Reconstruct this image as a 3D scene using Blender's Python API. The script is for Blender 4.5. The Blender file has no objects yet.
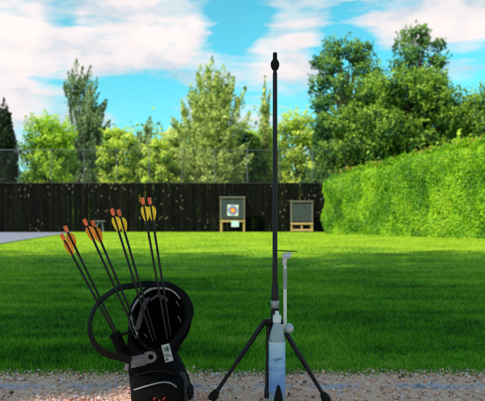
import bpy, bmesh, math, random
import numpy as np
from mathutils import Vector, Matrix

random.seed(7)
rng = np.random.default_rng(11)
R = math.radians
scene = bpy.context.scene
col = scene.collection
CAMZ, FPX = 0.46, 571.0


def W(px, py, Y):
    """a sight measured on the photograph -> a world point at distance Y"""
    return Vector(((px - 242.5) / FPX * Y, Y, CAMZ + (224 - py) / FPX * Y))


# ------------------------------------------------------------------ materials
class N:
    def __init__(self, nt):
        self.nt = nt

    def __call__(self, t, **kw):
        n = self.nt.nodes.new(t)
        for k, v in kw.items():
            if k.startswith('i_'):
                n.inputs[k[2:].replace('_', ' ')].default_value = v
            else:
                setattr(n, k, v)
        return n

    def link(self, a, b):
        self.nt.links.new(a, b)


def new_mat(name):
    m = bpy.data.materials.new(name)
    m.use_nodes = True
    m.node_tree.nodes.clear()
    n = N(m.node_tree)
    out = n('ShaderNodeOutputMaterial')
    return m, n, out


def ramp(n, stops, interp='LINEAR'):
    r = n('ShaderNodeValToRGB')
    e = r.color_ramp.elements
    r.color_ramp.interpolation = interp
    while len(e) < len(stops):
        e.new(0.5)
    for i, (p, c) in enumerate(stops):
        e[i].position = p
        e[i].color = (*c, 1) if len(c) == 3 else c
    return r


def plain(name, c, rough=0.6, metal=0.0, var=0.25, scale=40.0, bump=0.0, trans=0.0, spec=0.5):
    """principled surface with a little noise wear in colour, roughness and bump"""
    m, n, out = new_mat(name)
    p = n('ShaderNodeBsdfPrincipled')
    tc = n('ShaderNodeTexCoord')
    nz = n('ShaderNodeTexNoise', i_Scale=scale, i_Detail=6.0, i_Roughness=0.6)
    n.link(tc.outputs['Object'], nz.inputs['Vector'])
    lo = [x * (1 - var) for x in c]
    hi = [min(1, x * (1 + var)) for x in c]
    rp = ramp(n, [(0.3, lo), (0.7, hi)])
    n.link(nz.outputs['Fac'], rp.inputs['Fac'])
    n.link(rp.outputs['Color'], p.inputs['Base Color'])
    mr = n('ShaderNodeMapRange')
    mr.inputs['To Min'].default_value = max(0.02, rough - 0.12)
    mr.inputs['To Max'].default_value = min(1, rough + 0.12)
    n.link(nz.outputs['Fac'], mr.inputs['Value'])
    n.link(mr.outputs['Result'], p.inputs['Roughness'])
    p.inputs['Metallic'].default_value = metal
    p.inputs['Transmission Weight'].default_value = trans
    p.inputs['Specular IOR Level'].default_value = spec
    if bump:
        b = n('ShaderNodeBump', i_Strength=bump, i_Distance=0.002)
        n.link(nz.outputs['Fac'], b.inputs['Height'])
        n.link(b.outputs['Normal'], p.inputs['Normal'])
    n.link(p.outputs['BSDF'], out.inputs['Surface'])
    return m


def leaf_mat(name, dark, mid, light, trans=0.35, clump=0.5, light_at=0.78):
    """leaf: colour varies leaf by leaf and in light/dark clumps"""
    m, n, out = new_mat(name)
    geo = n('ShaderNodeNewGeometry')
    tc = n('ShaderNodeTexCoord')
    nz = n('ShaderNodeTexNoise', i_Scale=clump, i_Detail=3.0, i_Roughness=0.6)
    n.link(tc.outputs['Object'], nz.inputs['Vector'])
    a = n('ShaderNodeMath', operation='MULTIPLY_ADD')
    a.inputs[1].default_value = 0.45
    n.link(geo.outputs['Random Per Island'], a.inputs[0])
    s = n('ShaderNodeMath', operation='MULTIPLY_ADD')
    s.inputs[1].default_value = 1.5
    s.inputs[2].default_value = -0.45
    n.link(nz.outputs['Fac'], s.inputs[0])
    ng = n('ShaderNodeAttribute', attribute_name='crown_light')  # light from above painted into the leaf colour
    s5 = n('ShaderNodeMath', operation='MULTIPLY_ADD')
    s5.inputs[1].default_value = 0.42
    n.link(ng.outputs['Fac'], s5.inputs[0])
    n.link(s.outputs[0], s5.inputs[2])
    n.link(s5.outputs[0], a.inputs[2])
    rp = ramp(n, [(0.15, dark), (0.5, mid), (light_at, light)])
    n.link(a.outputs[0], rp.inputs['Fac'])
    d = n('ShaderNodeBsdfPrincipled', i_Roughness=0.55)
    d.inputs['Specular IOR Level'].default_value = 0.3
    t = n('ShaderNodeBsdfTranslucent')
    n.link(rp.outputs['Color'], d.inputs['Base Color'])
    n.link(rp.outputs['Color'], t.inputs['Color'])
    mx = n('ShaderNodeMixShader')
    mx.inputs[0].default_value = trans
    n.link(d.outputs[0], mx.inputs[1])
    n.link(t.outputs[0], mx.inputs[2])
    n.link(mx.outputs[0], out.inputs['Surface'])
    return m


def lawn_mat(name, blades):
    m, n, out = new_mat(name)
    geo = n('ShaderNodeNewGeometry')
    big = n('ShaderNodeTexNoise', i_Scale=0.7, i_Detail=4.0)
    med = n('ShaderNodeTexNoise', i_Scale=7.0, i_Detail=5.0, i_Roughness=0.65)
    fin = n('ShaderNodeTexNoise', i_Scale=90.0, i_Detail=4.0, i_Roughness=0.7)
    for z in (big, med, fin):
        n.link(geo.outputs['Position'], z.inputs['Vector'])
    s1 = n('ShaderNodeMath', operation='MULTIPLY_ADD')
    s1.inputs[1].default_value = 0.45
    n.link(big.outputs['Fac'], s1.inputs[0])
    s0 = n('ShaderNodeMath', operation='MULTIPLY')
    s0.inputs[1].default_value = 0.35
    n.link(med.outputs['Fac'], s0.inputs[0])
    n.link(s0.outputs[0], s1.inputs[2])
    smp = n('ShaderNodeMapping')
    smp.inputs['Scale'].default_value = (0.55, 3.2, 1.0)
    n.link(geo.outputs['Position'], smp.inputs[0])
    stk = n('ShaderNodeTexNoise', i_Scale=1.3, i_Detail=5.0, i_Roughness=0.6)
    n.link(smp.outputs[0], stk.inputs['Vector'])
    s3 = n('ShaderNodeMath', operation='MULTIPLY_ADD')
    s3.inputs[1].default_value = 0.55
    s3.inputs[2].default_value = -0.275
    n.link(stk.outputs['Fac'], s3.inputs[0])
    s4 = n('ShaderNodeMath', operation='ADD')
    n.link(s1.outputs[0], s4.inputs[0])
    n.link(s3.outputs[0], s4.inputs[1])
    s1 = s4
    s2 = n('ShaderNodeMath', operation='MULTIPLY_ADD')
    s2.inputs[1].default_value = 0.3
    n.link(geo.outputs['Random Per Island'] if blades else fin.outputs['Fac'], s2.inputs[0])
    n.link(s1.outputs[0], s2.inputs[2])
    con = n('ShaderNodeMapRange')
    con.clamp = False
    con.inputs['From Min'].default_value = 0.38
    con.inputs['From Max'].default_value = 0.72
    con.inputs['To Min'].default_value = 0.15
    con.inputs['To Max'].default_value = 0.85
    n.link(s2.outputs[0], con.inputs['Value'])
    shade_green = ramp(n, [(0.1, (0.012, 0.055, 0.005)), (0.45, (0.06, 0.25, 0.008)), (0.68, (0.15, 0.48, 0.010)), (0.88, (0.27, 0.47, 0.03)), (1.0, (0.46, 0.42, 0.14))])  # near lawn: tree shade painted into the grass colour
    sun_green = ramp(n, [(0.1, (0.12, 0.26, 0.006)), (0.45, (0.34, 0.54, 0.010)), (0.7, (0.50, 0.68, 0.014)), (0.95, (0.66, 0.70, 0.06))])  # far strip: sunlight painted in as a yellower green
    n.link(con.outputs[0], shade_green.inputs['Fac'])
    n.link(con.outputs[0], sun_green.inputs['Fac'])
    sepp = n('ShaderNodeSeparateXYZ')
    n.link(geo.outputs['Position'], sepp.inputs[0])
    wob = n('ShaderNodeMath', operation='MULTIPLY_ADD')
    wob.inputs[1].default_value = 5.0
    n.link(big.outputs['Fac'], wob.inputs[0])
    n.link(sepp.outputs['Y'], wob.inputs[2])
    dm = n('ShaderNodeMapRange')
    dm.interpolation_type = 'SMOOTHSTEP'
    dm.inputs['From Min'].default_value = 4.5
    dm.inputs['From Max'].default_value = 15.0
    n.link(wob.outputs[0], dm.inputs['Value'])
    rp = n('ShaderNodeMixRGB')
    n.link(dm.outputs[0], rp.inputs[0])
    n.link(shade_green.outputs[0], rp.inputs[1])
    n.link(sun_green.outputs[0], rp.inputs[2])
    if blades:
        d = n('ShaderNodeBsdfPrincipled', i_Roughness=0.5)
        d.inputs['Specular IOR Level'].default_value = 0.25
        t = n('ShaderNodeBsdfTranslucent')
        n.link(rp.outputs[0], d.inputs['Base Color'])
        n.link(rp.outputs[0], t.inputs['Color'])
        mx = n('ShaderNodeMixShader')
        mx.inputs[0].default_value = 0.4
        n.link(d.outputs[0], mx.inputs[1])
        n.link(t.outputs[0], mx.inputs[2])
        n.link(mx.outputs[0], out.inputs['Surface'])
    else:
        d = n('ShaderNodeBsdfPrincipled', i_Roughness=0.9)
        n.link(rp.outputs[0], d.inputs['Base Color'])
        b = n('ShaderNodeBump', i_Strength=0.6, i_Distance=0.03)
        n.link(fin.outputs['Fac'], b.inputs['Height'])
        n.link(b.outputs['Normal'], d.inputs['Normal'])
        n.link(d.outputs[0], out.inputs['Surface'])
    return m


def gravel_mat(name, stones):
    m, n, out = new_mat(name)
    geo = n('ShaderNodeNewGeometry')
    sep = n('ShaderNodeSeparateXYZ')
    n.link(geo.outputs['Position'], sep.inputs[0])
    nz = n('ShaderNodeTexNoise', i_Scale=120.0 if stones else 220.0, i_Detail=5.0)
    patch = n('ShaderNodeTexNoise', i_Scale=9.0, i_Detail=3.0)
    n.link(geo.outputs['Position'], nz.inputs['Vector'])
    n.link(geo.outputs['Position'], patch.inputs['Vector'])
    rp = ramp(n, [(0.0, (0.08, 0.05, 0.04)), (0.10, (0.46, 0.22, 0.15)), (0.24, (0.88, 0.44, 0.36)), (0.44, (0.92, 0.60, 0.50)),
                  (0.60, (0.90, 0.48, 0.28)), (0.72, (0.92, 0.68, 0.60)), (0.92, (0.68, 0.58, 0.68)), (1.0, (0.92, 0.85, 0.80))])
    if stones:
        n.link(geo.outputs['Random Per Island'], rp.inputs['Fac'])
    else:
        n.link(nz.outputs['Fac'], rp.inputs['Fac'])
    var = ramp(n, [(0.3, (0.6, 0.55, 0.55)), (0.7, (1.0, 1.0, 1.0))])
    n.link(nz.outputs['Fac'], var.inputs['Fac'])
    mul = n('ShaderNodeMixRGB', blend_type='MULTIPLY')
    mul.inputs[0].default_value = 0.35
    n.link(rp.outputs[0], mul.inputs[1])
    n.link(var.outputs[0], mul.inputs[2])
    # worn blue shooting line sprayed on the stones at y = 1.62 m
    d = n('ShaderNodeMath', operation='SUBTRACT')
    d.inputs[1].default_value = 1.625
    n.link(sep.outputs['Y'], d.inputs[0])
    ab = n('ShaderNodeMath', operation='ABSOLUTE')
    n.link(d.outputs[0], ab.inputs[0])
    mr = n('ShaderNodeMapRange')
    mr.inputs['From Min'].default_value = 0.028
    mr.inputs['From Max'].default_value = 0.014
    n.link(ab.outputs[0], mr.inputs['Value'])
    wr = ramp(n, [(0.38, (0, 0, 0)), (0.58, (1, 1, 1))])
    n.link(patch.outputs['Fac'], wr.inputs['Fac'])
    mm = n('ShaderNodeMath', operation='MULTIPLY')
    n.link(mr.outputs[0], mm.inputs[0])
    n.link(wr.outputs[0], mm.inputs[1])
    m2 = n('ShaderNodeMath', operation='MULTIPLY')
    m2.inputs[1].default_value = 0.5
    n.link(mm.outputs[0], m2.inputs[0])
    blue = n('ShaderNodeMixRGB')
    blue.inputs[2].default_value = (0.25, 0.42, 0.70, 1)
    n.link(m2.outputs[0], blue.inputs[0])
    n.link(mul.outputs[0], blue.inputs[1])
    p = n('ShaderNodeBsdfPrincipled', i_Roughness=0.8)
    n.link(blue.outputs[0], p.inputs['Base Color'])
    b = n('ShaderNodeBump', i_Strength=0.5, i_Distance=0.004)
    n.link(nz.outputs['Fac'], b.inputs['Height'])
    n.link(b.outputs['Normal'], p.inputs['Normal'])
    n.link(p.outputs[0], out.inputs['Surface'])
    return m


def fence_mat(name):
    """black stained boards: board to board tone, streaks, pale specks"""
    m, n, out = new_mat(name)
    geo = n('ShaderNodeNewGeometry')
    tc = n('ShaderNodeTexCoord')
    mp = n('ShaderNodeMapping')
    mp.inputs['Scale'].default_value = (7.0, 7.0, 0.8)
    n.link(tc.outputs['Object'], mp.inputs[0])
    st = n('ShaderNodeTexNoise', i_Scale=1.6, i_Detail=6.0, i_Roughness=0.7)
    n.link(mp.outputs[0], st.inputs['Vector'])
    a = n('ShaderNodeMath', operation='MULTIPLY_ADD')
    a.inputs[1].default_value = 0.35
    n.link(geo.outputs['Random Per Island'], a.inputs[0])
    n.link(st.outputs['Fac'], a.inputs[2])
    rp = ramp(n, [(0.4, (0.0025, 0.003, 0.0025)), (0.8, (0.006, 0.0068, 0.005)), (0.96, (0.016, 0.016, 0.011)), (1.0, (0.07, 0.065, 0.045))])
    n.link(a.outputs[0], rp.inputs['Fac'])
    mp2 = n('ShaderNodeMapping')
    mp2.inputs['Scale'].default_value = (9.0, 9.0, 3.4)
    n.link(tc.outputs['Object'], mp2.inputs[0])
    vo = n('ShaderNodeTexVoronoi', i_Scale=1.0)
    n.link(mp2.outputs[0], vo.inputs['Vector'])
    lt = n('ShaderNodeMapRange')
    lt.inputs['From Min'].default_value = 0.22
    lt.inputs['From Max'].default_value = 0.12
    n.link(vo.outputs['Distance'], lt.inputs['Value'])
    gate = n('ShaderNodeTexNoise', i_Scale=0.55, i_Detail=2.0)
    n.link(tc.outputs['Object'], gate.inputs['Vector'])
    gr = ramp(n, [(0.44, (0, 0, 0)), (0.62, (1, 1, 1))])
    n.link(gate.outputs['Fac'], gr.inputs['Fac'])
    sc = n('ShaderNodeSeparateColor')
    n.link(vo.outputs['Color'], sc.inputs[0])
    pick = n('ShaderNodeMath', operation='GREATER_THAN')
    pick.inputs[1].default_value = 0.55
    n.link(sc.outputs[0], pick.inputs[0])
    mm = n('ShaderNodeMath', operation='MULTIPLY')
    n.link(lt.outputs[0], mm.inputs[0])
    n.link(gr.outputs[0], mm.inputs[1])
    mm2 = n('ShaderNodeMath', operation='MULTIPLY')
    n.link(mm.outputs[0], mm2.inputs[0])
    n.link(pick.outputs[0], mm2.inputs[1])
    mix = n('ShaderNodeMixRGB')
    mix.inputs[2].default_value = (0.36, 0.33, 0.24, 1)
    n.link(mm2.outputs[0], mix.inputs[0])
    n.link(rp.outputs[0], mix.inputs[1])
    p = n('ShaderNodeBsdfPrincipled', i_Roughness=0.85)
    p.inputs['Specular IOR Level'].default_value = 0.05
    n.link(mix.outputs[0], p.inputs['Base Color'])
    n.link(p.outputs[0], out.inputs['Surface'])
    return m


def bark_mat(name, c):
    return plain(name, c, rough=0.9, var=0.5, scale=6.0, bump=0.5, spec=0.2)


def cloth(name, c):
    m, n, out = new_mat(name)
    p = n('ShaderNodeBsdfPrincipled', i_Roughness=0.72)
    p.inputs['Specular IOR Level'].default_value = 0.1
    tc = n('ShaderNodeTexCoord')
    fold = n('ShaderNodeTexNoise', i_Scale=26.0, i_Detail=4.0, i_Distortion=1.2)
    dust = n('ShaderNodeTexNoise', i_Scale=70.0, i_Detail=8.0, i_Roughness=0.7)
    w1 = n('ShaderNodeTexWave', i_Scale=330.0)
    w2 = n('ShaderNodeTexWave', i_Scale=330.0)
    w2.bands_direction = 'Z'
    for q in (fold, dust, w1, w2):
        n.link(tc.outputs['Object'], q.inputs['Vector'])
    rp = ramp(n, [(0.35, [x * 0.7 for x in c]), (0.62, c), (0.85, (0.014, 0.013, 0.012))])
    n.link(dust.outputs['Fac'], rp.inputs['Fac'])
    n.link(rp.outputs[0], p.inputs['Base Color'])
    ad = n('ShaderNodeMath', operation='ADD')
    n.link(w1.outputs['Fac'], ad.inputs[0]); n.link(w2.outputs['Fac'], ad.inputs[1])
    b1 = n('ShaderNodeBump', i_Strength=0.9, i_Distance=0.012)
    b2 = n('ShaderNodeBump', i_Strength=0.35, i_Distance=0.0006)
    n.link(fold.outputs['Fac'], b1.inputs['Height'])
    n.link(ad.outputs[0], b2.inputs['Height'])
    n.link(b1.outputs['Normal'], b2.inputs['Normal'])
    n.link(b2.outputs['Normal'], p.inputs['Normal'])
    n.link(p.outputs[0], out.inputs['Surface'])
    return m


M = dict(
    black_fabric=cloth('black_fabric', (0.0035, 0.0035, 0.004)),
    black_web=plain('black_webbing', (0.0035, 0.0035, 0.004), 0.65, var=0.3, scale=500, bump=0.5, spec=0.1),
    inside=plain('dark_lining', (0.0014, 0.001, 0.001), 0.95, var=0.3, scale=120, bump=0.3, spec=0.02),
    grey_piping=plain('grey_piping', (0.26, 0.26, 0.28), 0.5, var=0.3, scale=150),
    grey_mesh=plain('grey_mesh_fabric', (0.055, 0.055, 0.065), 0.7, var=0.6, scale=260, bump=0.5),
    buckle=plain('grey_buckle_plastic', (0.11, 0.11, 0.13), 0.4, var=0.25, scale=90),
    white_tag=plain('white_tag', (0.36, 0.40, 0.43), 0.5, var=0.35, scale=60),
    tag_ink=plain('tag_ink', (0.05, 0.12, 0.10), 0.6),
    red_thread=plain('red_thread', (0.34, 0.03, 0.02), 0.7, scale=300),
    carbon=plain('carbon_shaft', (0.006, 0.006, 0.007), 0.35, var=0.3, scale=120, spec=0.25),
    nock=plain('orange_red_nock', (0.95, 0.16, 0.04), 0.35, var=0.15, scale=80, trans=0.1),
    vane_o=plain('orange_vane', (0.98, 0.30, 0.012), 0.5, var=0.2, scale=60),
    vane_y=plain('yellow_vane', (0.97, 0.66, 0.02), 0.5, var=0.15, scale=60),
    black_metal=plain('black_metal', (0.005, 0.005, 0.006), 0.38, metal=0.0, spec=0.3, var=0.4, scale=90, bump=0.05),
    black_rubber=plain('black_rubber', (0.007, 0.007, 0.007), 0.8, var=0.3, scale=120, bump=0.2, spec=0.2),
    grey_metal=plain('grey_metal', (0.28, 0.29, 0.30), 0.4, metal=0.6, var=0.25, scale=100),
    silver=plain('silver_metal', (0.42, 0.48, 0.56), 0.35, metal=0.5, var=0.3, scale=120),
    pale_rod=plain('pale_rod_paint', (0.62, 0.70, 0.64), 0.4, var=0.15, scale=120),
    grip=plain('knurled_grip', (0.30, 0.34, 0.33), 0.6, var=0.5, scale=500, bump=0.5),
    bottle=plain('blue_clear_plastic', (0.52, 0.70, 0.82), 0.12, var=0.06, scale=20, trans=0.55),
    cap=plain('pale_cap_plastic', (0.62, 0.72, 0.76), 0.35, var=0.1),
    sleeve_pale=plain('pale_blue_band', (0.36, 0.58, 0.82), 0.35, var=0.12, scale=60),
    ink=plain('dark_ink', (0.02, 0.05, 0.12), 0.5),
    foam=plain('grey_green_foam', (0.05, 0.065, 0.066), 0.9, var=0.45, scale=9, bump=0.6, spec=0.1),
    tan_wood=plain('tan_timber', (0.46, 0.31, 0.13), 0.8, var=0.35, scale=14, bump=0.3, spec=0.2),
    pale_wood=plain('weathered_timber', (0.16, 0.14, 0.12), 0.85, var=0.3, scale=14, bump=0.3, spec=0.2),
    face_white=plain('target_white', (0.74, 0.76, 0.74), 0.7, var=0.06, scale=10),
    face_black=plain('target_black', (0.03, 0.03, 0.04), 0.7),
    face_blue=plain('target_blue', (0.10, 0.30, 0.62), 0.7, var=0.1),
    face_red=plain('target_red', (0.68, 0.08, 0.05), 0.7, var=0.1),
    face_gold=plain('target_gold', (0.85, 0.55, 0.05), 0.7, var=0.1),
    paper=plain('pale_blue_paper', (0.50, 0.68, 0.76), 0.7, var=0.1, scale=8),
    fence=fence_mat('black_boards'),
    fence_rail=plain('fence_capping', (0.02, 0.021, 0.017), 0.85, var=0.5, scale=5),
    galv=plain('galvanised_steel', (0.15, 0.18, 0.20), 0.5, metal=0.3, var=0.2, scale=20),
    pathgrey=plain('grey_tarmac', (0.24, 0.235, 0.30), 0.85, var=0.25, scale=3, bump=0.3),
    soil=plain('rough_ground', (0.06, 0.085, 0.025), 0.95, var=0.5, scale=0.6, bump=0.6, spec=0.1),
    bark=bark_mat('grey_brown_bark', (0.11, 0.085, 0.06)),
    pale_bark=bark_mat('pale_bark', (0.24, 0.21, 0.16)),
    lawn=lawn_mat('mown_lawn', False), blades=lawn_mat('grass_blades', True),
    gravel=gravel_mat('gravel_bed', False), stones=gravel_mat('gravel_stones', True),
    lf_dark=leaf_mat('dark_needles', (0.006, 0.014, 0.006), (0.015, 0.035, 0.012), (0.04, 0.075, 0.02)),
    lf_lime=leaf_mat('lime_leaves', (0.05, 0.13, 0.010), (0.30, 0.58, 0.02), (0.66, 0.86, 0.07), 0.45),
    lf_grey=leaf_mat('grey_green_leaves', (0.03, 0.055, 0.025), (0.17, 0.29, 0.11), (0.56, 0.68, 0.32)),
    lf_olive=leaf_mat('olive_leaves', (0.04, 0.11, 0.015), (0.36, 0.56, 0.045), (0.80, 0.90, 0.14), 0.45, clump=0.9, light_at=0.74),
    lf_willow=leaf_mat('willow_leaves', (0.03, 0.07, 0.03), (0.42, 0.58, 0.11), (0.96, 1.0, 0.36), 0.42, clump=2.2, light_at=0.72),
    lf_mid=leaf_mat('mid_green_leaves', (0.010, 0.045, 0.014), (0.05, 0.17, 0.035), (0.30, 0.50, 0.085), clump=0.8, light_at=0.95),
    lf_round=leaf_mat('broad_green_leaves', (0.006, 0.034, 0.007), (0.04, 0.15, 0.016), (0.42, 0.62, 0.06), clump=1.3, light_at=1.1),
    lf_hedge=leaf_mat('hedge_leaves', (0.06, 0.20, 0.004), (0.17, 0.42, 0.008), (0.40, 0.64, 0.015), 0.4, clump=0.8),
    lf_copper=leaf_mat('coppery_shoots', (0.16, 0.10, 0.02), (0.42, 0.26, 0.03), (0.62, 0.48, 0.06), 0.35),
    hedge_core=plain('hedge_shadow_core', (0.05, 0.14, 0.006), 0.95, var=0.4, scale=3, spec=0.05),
)


# ------------------------------------------------------------------ builders
def tag(o, label=None, cat=None, group=None, kind=None):
    if label: o['label'] = label
    if cat: o['category'] = cat
    if group: o['group'] = group
    if kind: o['kind'] = kind
    return o


def empty(name, loc=(0, 0, 0)):
    o = bpy.data.objects.new(name, None)
    o.location = loc
    o.empty_display_size = 0.1
    col.objects.link(o)
    return o


def link(name, me, mat, parent=None, smooth=True):
    """link mesh as an object; vertices are given in world space, parents are unrotated"""
    me.materials.append(mat)
    o = bpy.data.objects.new(name, me)
    col.objects.link(o)
    if parent is not None:
        o.parent = parent
        base = Vector((0, 0, 0))
        p = parent
        while p is not None:
            base += p.location
            p = p.parent
        o.location = -base
    if smooth and len(me.polygons):
        me.polygons.foreach_set('use_smooth', [True] * len(me.polygons))
    return o


def obj(name, bm, mat, parent=None, smooth=True, bevel=0.0, auto=True):
    bmesh.ops.recalc_face_normals(bm, faces=bm.faces)
    me = bpy.data.meshes.new(name)
    bm.to_mesh(me)
    bm.free()
    o = link(name, me, mat, parent, smooth)
    if smooth and auto:
        me.set_sharp_from_angle(angle=R(38))
    if bevel:
        b = o.modifiers.new('bevel', 'BEVEL')
        b.width = bevel
        b.segments = 2
        b.limit_method = 'ANGLE'
    return o


def np_mesh(name, V, k, mat, parent=None, smooth=False, tip=None):
    """n separate k-gons from an (n*k,3) array"""
    V = np.asarray(V, dtype=np.float32)
    nv = len(V)
    me = bpy.data.meshes.new(name)
    me.vertices.add(nv)
    me.vertices.foreach_set('co', V.ravel())
    me.loops.add(nv)
    me.loops.foreach_set('vertex_index', np.arange(nv, dtype=np.int32))
    npol = nv // k
    me.polygons.add(npol)
    me.polygons.foreach_set('loop_start', np.arange(0, nv, k, dtype=np.int32))
    me.update(calc_edges=True)
    if tip is not None:
        at = me.attributes.new('crown_light', 'FLOAT', 'POINT')
        at.data.foreach_set('value', np.repeat(tip, k).astype(np.float32))
    return link(name, me, mat, parent, smooth)


def box(bm, c, s, rot=None):
    mat = Matrix.Translation(Vector(c))
    if rot is not None:
        mat = mat @ rot
    mat = mat @ Matrix.Diagonal((s[0], s[1], s[2], 1))
    bmesh.ops.create_cube(bm, size=1.0, matrix=mat)


def tube(bm, pts, rad, n=12, caps=True):
    pts = [Vector(p) for p in pts]
    if not hasattr(rad, '__len__'):
        rad = [rad] * len(pts)
    rings = []
    ref = None
    for i, p in enumerate(pts):
        a = pts[max(0, i - 1)]
        b = pts[min(len(pts) - 1, i + 1)]
        t = (b - a).normalized()
        if ref is None:
            ref = Vector((0, 1, 0)) if abs(t.y) < 0.9 else Vector((1, 0, 0))
        u = (ref - t * ref.dot(t)).normalized()
        ref = u
        v = t.cross(u)
        rings.append([bm.verts.new(p + (u * math.cos(2 * math.pi * k / n) + v * math.sin(2 * math.pi * k / n)) * rad[i]) for k in range(n)])
    for r0, r1 in zip(rings, rings[1:]):
        for k in range(n):
            bm.faces.new((r0[k], r0[(k + 1) % n], r1[(k + 1) % n], r1[k]))
    if caps:
        bm.faces.new(rings[0][::-1])
        bm.faces.new(rings[-1])


def lathe(bm, base, prof, n=24):
    """profile of (radius, z) about a vertical axis through base"""
    base = Vector(base)
    tube(bm, [base + Vector((0, 0, z)) for r, z in prof], [max(r, 0.0002) for r, z in prof], n)


def loft(bm, rings, n=32, cap0=True, cap1=True, e=1.0, squeeze=None):
    """rings of (centre, u vector, v vector); e<1 squares the section"""
    R_ = []
    for ri_, (c, u, v) in enumerate(rings):
        ring = []
        sq = squeeze[ri_] if squeeze else 0.0
        for k in range(n):
            a = 2 * math.pi * k / n
            ca, sa = math.cos(a), math.sin(a)
            x = math.copysign(abs(ca) ** e, ca)
            y = math.copysign(abs(sa) ** e, sa)
            x *= 1 - sq * max(0, -sa) ** 1.3
            ring.append(bm.verts.new(Vector(c) + Vector(u) * x + Vector(v) * y))
        R_.append(ring)
    for r0, r1 in zip(R_, R_[1:]):
        for k in range(n):
            bm.faces.new((r0[k], r0[(k + 1) % n], r1[(k + 1) % n], r1[k]))
    if cap0: bm.faces.new(R_[0][::-1])
    if cap1: bm.faces.new(R_[-1])


def ribbon(bm, pts, widths, th):
    """flat band: pts with a width vector at each point, thickness th"""
    prev = None
    for i, (p, w) in enumerate(zip(pts, widths)):
        p = Vector(p)
        t = (Vector(pts[min(i + 1, len(pts) - 1)]) - Vector(pts[max(i - 1, 0)])).normalized()
        nn = t.cross(w).normalized() * th
        ring = [bm.verts.new(p + w * a + nn * b) for a, b in ((-1, -1), (1, -1), (1, 1), (-1, 1))]
        if prev:
            for k in range(4):
                bm.faces.new((prev[k], prev[(k + 1) % 4], ring[(k + 1) % 4], ring[k]))
        else:
            bm.faces.new(ring[::-1])
        prev = ring
    bm.faces.new(prev)


def smooth_path(pts, m=8):
    """Catmull-Rom through pts"""
    P = [Vector(p) for p in pts]
    P = [P[0] * 2 - P[1]] + P + [P[-1] * 2 - P[-2]]
    out = []
    for i in range(1, len(P) - 2):
        for k in range(m):
            t = k / m
            a, b, c, d = P[i - 1], P[i], P[i + 1], P[i + 2]
            out.append(0.5 * ((2 * b) + (c - a) * t + (2 * a - 5 * b + 4 * c - d) * t * t + (3 * b - a - 3 * c + d) * t ** 3))
    out.append(P[-2])
    return out


# ------------------------------------------------------------------ foliage
def leaves(C, size, aspect=2.0, axis=None, spread=0.8, normal=None):
    """C (n,3) leaf centres -> kite shaped quads; axis = preferred long direction (n,3)"""
    n = len(C)
    d = rng.normal(size=(n, 3))
    d /= np.linalg.norm(d, axis=1)[:, None]
    if axis is not None:
        d = axis + d * spread
        d /= np.linalg.norm(d, axis=1)[:, None] + 1e-9
    q = rng.normal(size=(n, 3))
    if normal is not None:
        q = normal + 0.45 * q
        q /= np.linalg.norm(q, axis=1)[:, None] + 1e-9
        d = d - (d * q).sum(1)[:, None] * q
        d /= np.linalg.norm(d, axis=1)[:, None] + 1e-9
    w = np.cross(d, q)
    w /= np.linalg.norm(w, axis=1)[:, None] + 1e-9
    s = (size * rng.uniform(0.6, 1.4, n))[:, None]
    L = d * s
    Wd = w * s / aspect
    V = np.empty((n, 4, 3))
    V[:, 0] = C - L
    V[:, 1] = C + Wd - L * 0.15
    V[:, 2] = C + L
    V[:, 3] = C - Wd - L * 0.15
    return V.reshape(-1, 3)


def clump_leaves(c, r, n, size, aspect=1.8):
    """leaves spread through an uneven clump, denser to its skin"""
    d = rng.normal(size=(n, 3))
    d /= np.linalg.norm(d, axis=1)[:, None]
    rad = rng.uniform(0.35, 1.0, n) ** 0.6
    ph = rng.uniform(0, 6.28, 3)
    bump = 1 + 0.22 * np.sin(d[:, 0] * 4 + ph[0]) + 0.2 * np.sin(d[:, 2] * 5 + ph[1]) * np.cos(d[:, 1] * 4 + ph[2])
    P = np.asarray(c) + d * (rad * bump)[:, None] * np.asarray(r)
    return leaves(P, size, aspect, axis=np.tile(np.array([0, 0, -0.3]), (n, 1)), spread=0.9, normal=d + np.array([0, 0, 0.25]))


def sprig_leaves(p0, p1, rad, n, size, aspect=2.6, bend=None):
    """leaves around a shoot from p0 to p1, tapering to the tip"""
    p0, p1 = np.asarray(p0, float), np.asarray(p1, float)
    t = rng.uniform(0, 1, n) ** 0.85
    ax = p1 - p0
    L = np.linalg.norm(ax)
    axn = ax / L
    off = rng.normal(size=(n, 3))
    off -= (off @ axn)[:, None] * axn
    off /= np.linalg.norm(off, axis=1)[:, None] + 1e-9
    prof = rad * np.clip(1.15 * (1 - t) ** 0.7 * (0.35 + t * 1.6), 0.10, 1.2)
    lump = 1 + 0.35 * np.sin(t * L * 5 + rng.uniform(0, 6))
    P = p0 + t[:, None] * ax + off * (prof * lump * rng.uniform(0.2, 1, n) ** 0.5)[:, None]
    if bend is not None:
        P = P + (t ** 2)[:, None] * np.asarray(bend)
    return leaves(P, size, aspect, axis=off * 0.3 + axn * 0.8, spread=0.6, normal=off * 0.8 + np.array([0, 0, 0.15]))


def trunk_mesh(x, y, h, r, limbs, lean=(0, 0)):
    bm = bmesh.new()
    pts, rads = [], []
    m = 8
    for i in range(m + 1):
        t = i / m
        wob = 0.12 * math.sin(t * 5 + x)
        pts.append((x + lean[0] * t * t + wob * t, y + lean[1] * t * t + 0.08 * math.cos(t * 4) * t, -0.1 + (h + 0.1) * t))
        rads.append(r * (1.25 if i == 0 else 1 - 0.8 * t))
    tube(bm, pts, rads, 9)
    for b, e in limbs:
        b, e = Vector(b), Vector(e)
        mid = (b + e) / 2 + Vector((0, 0, 0.12 * (e - b).length))
        L = (e - b).length
        tube(bm, [b, mid, e], [min(r * 0.5, 0.02 * L + 0.02), min(r * 0.33, 0.014 * L + 0.012), 0.012], 6)
    return bm


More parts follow.
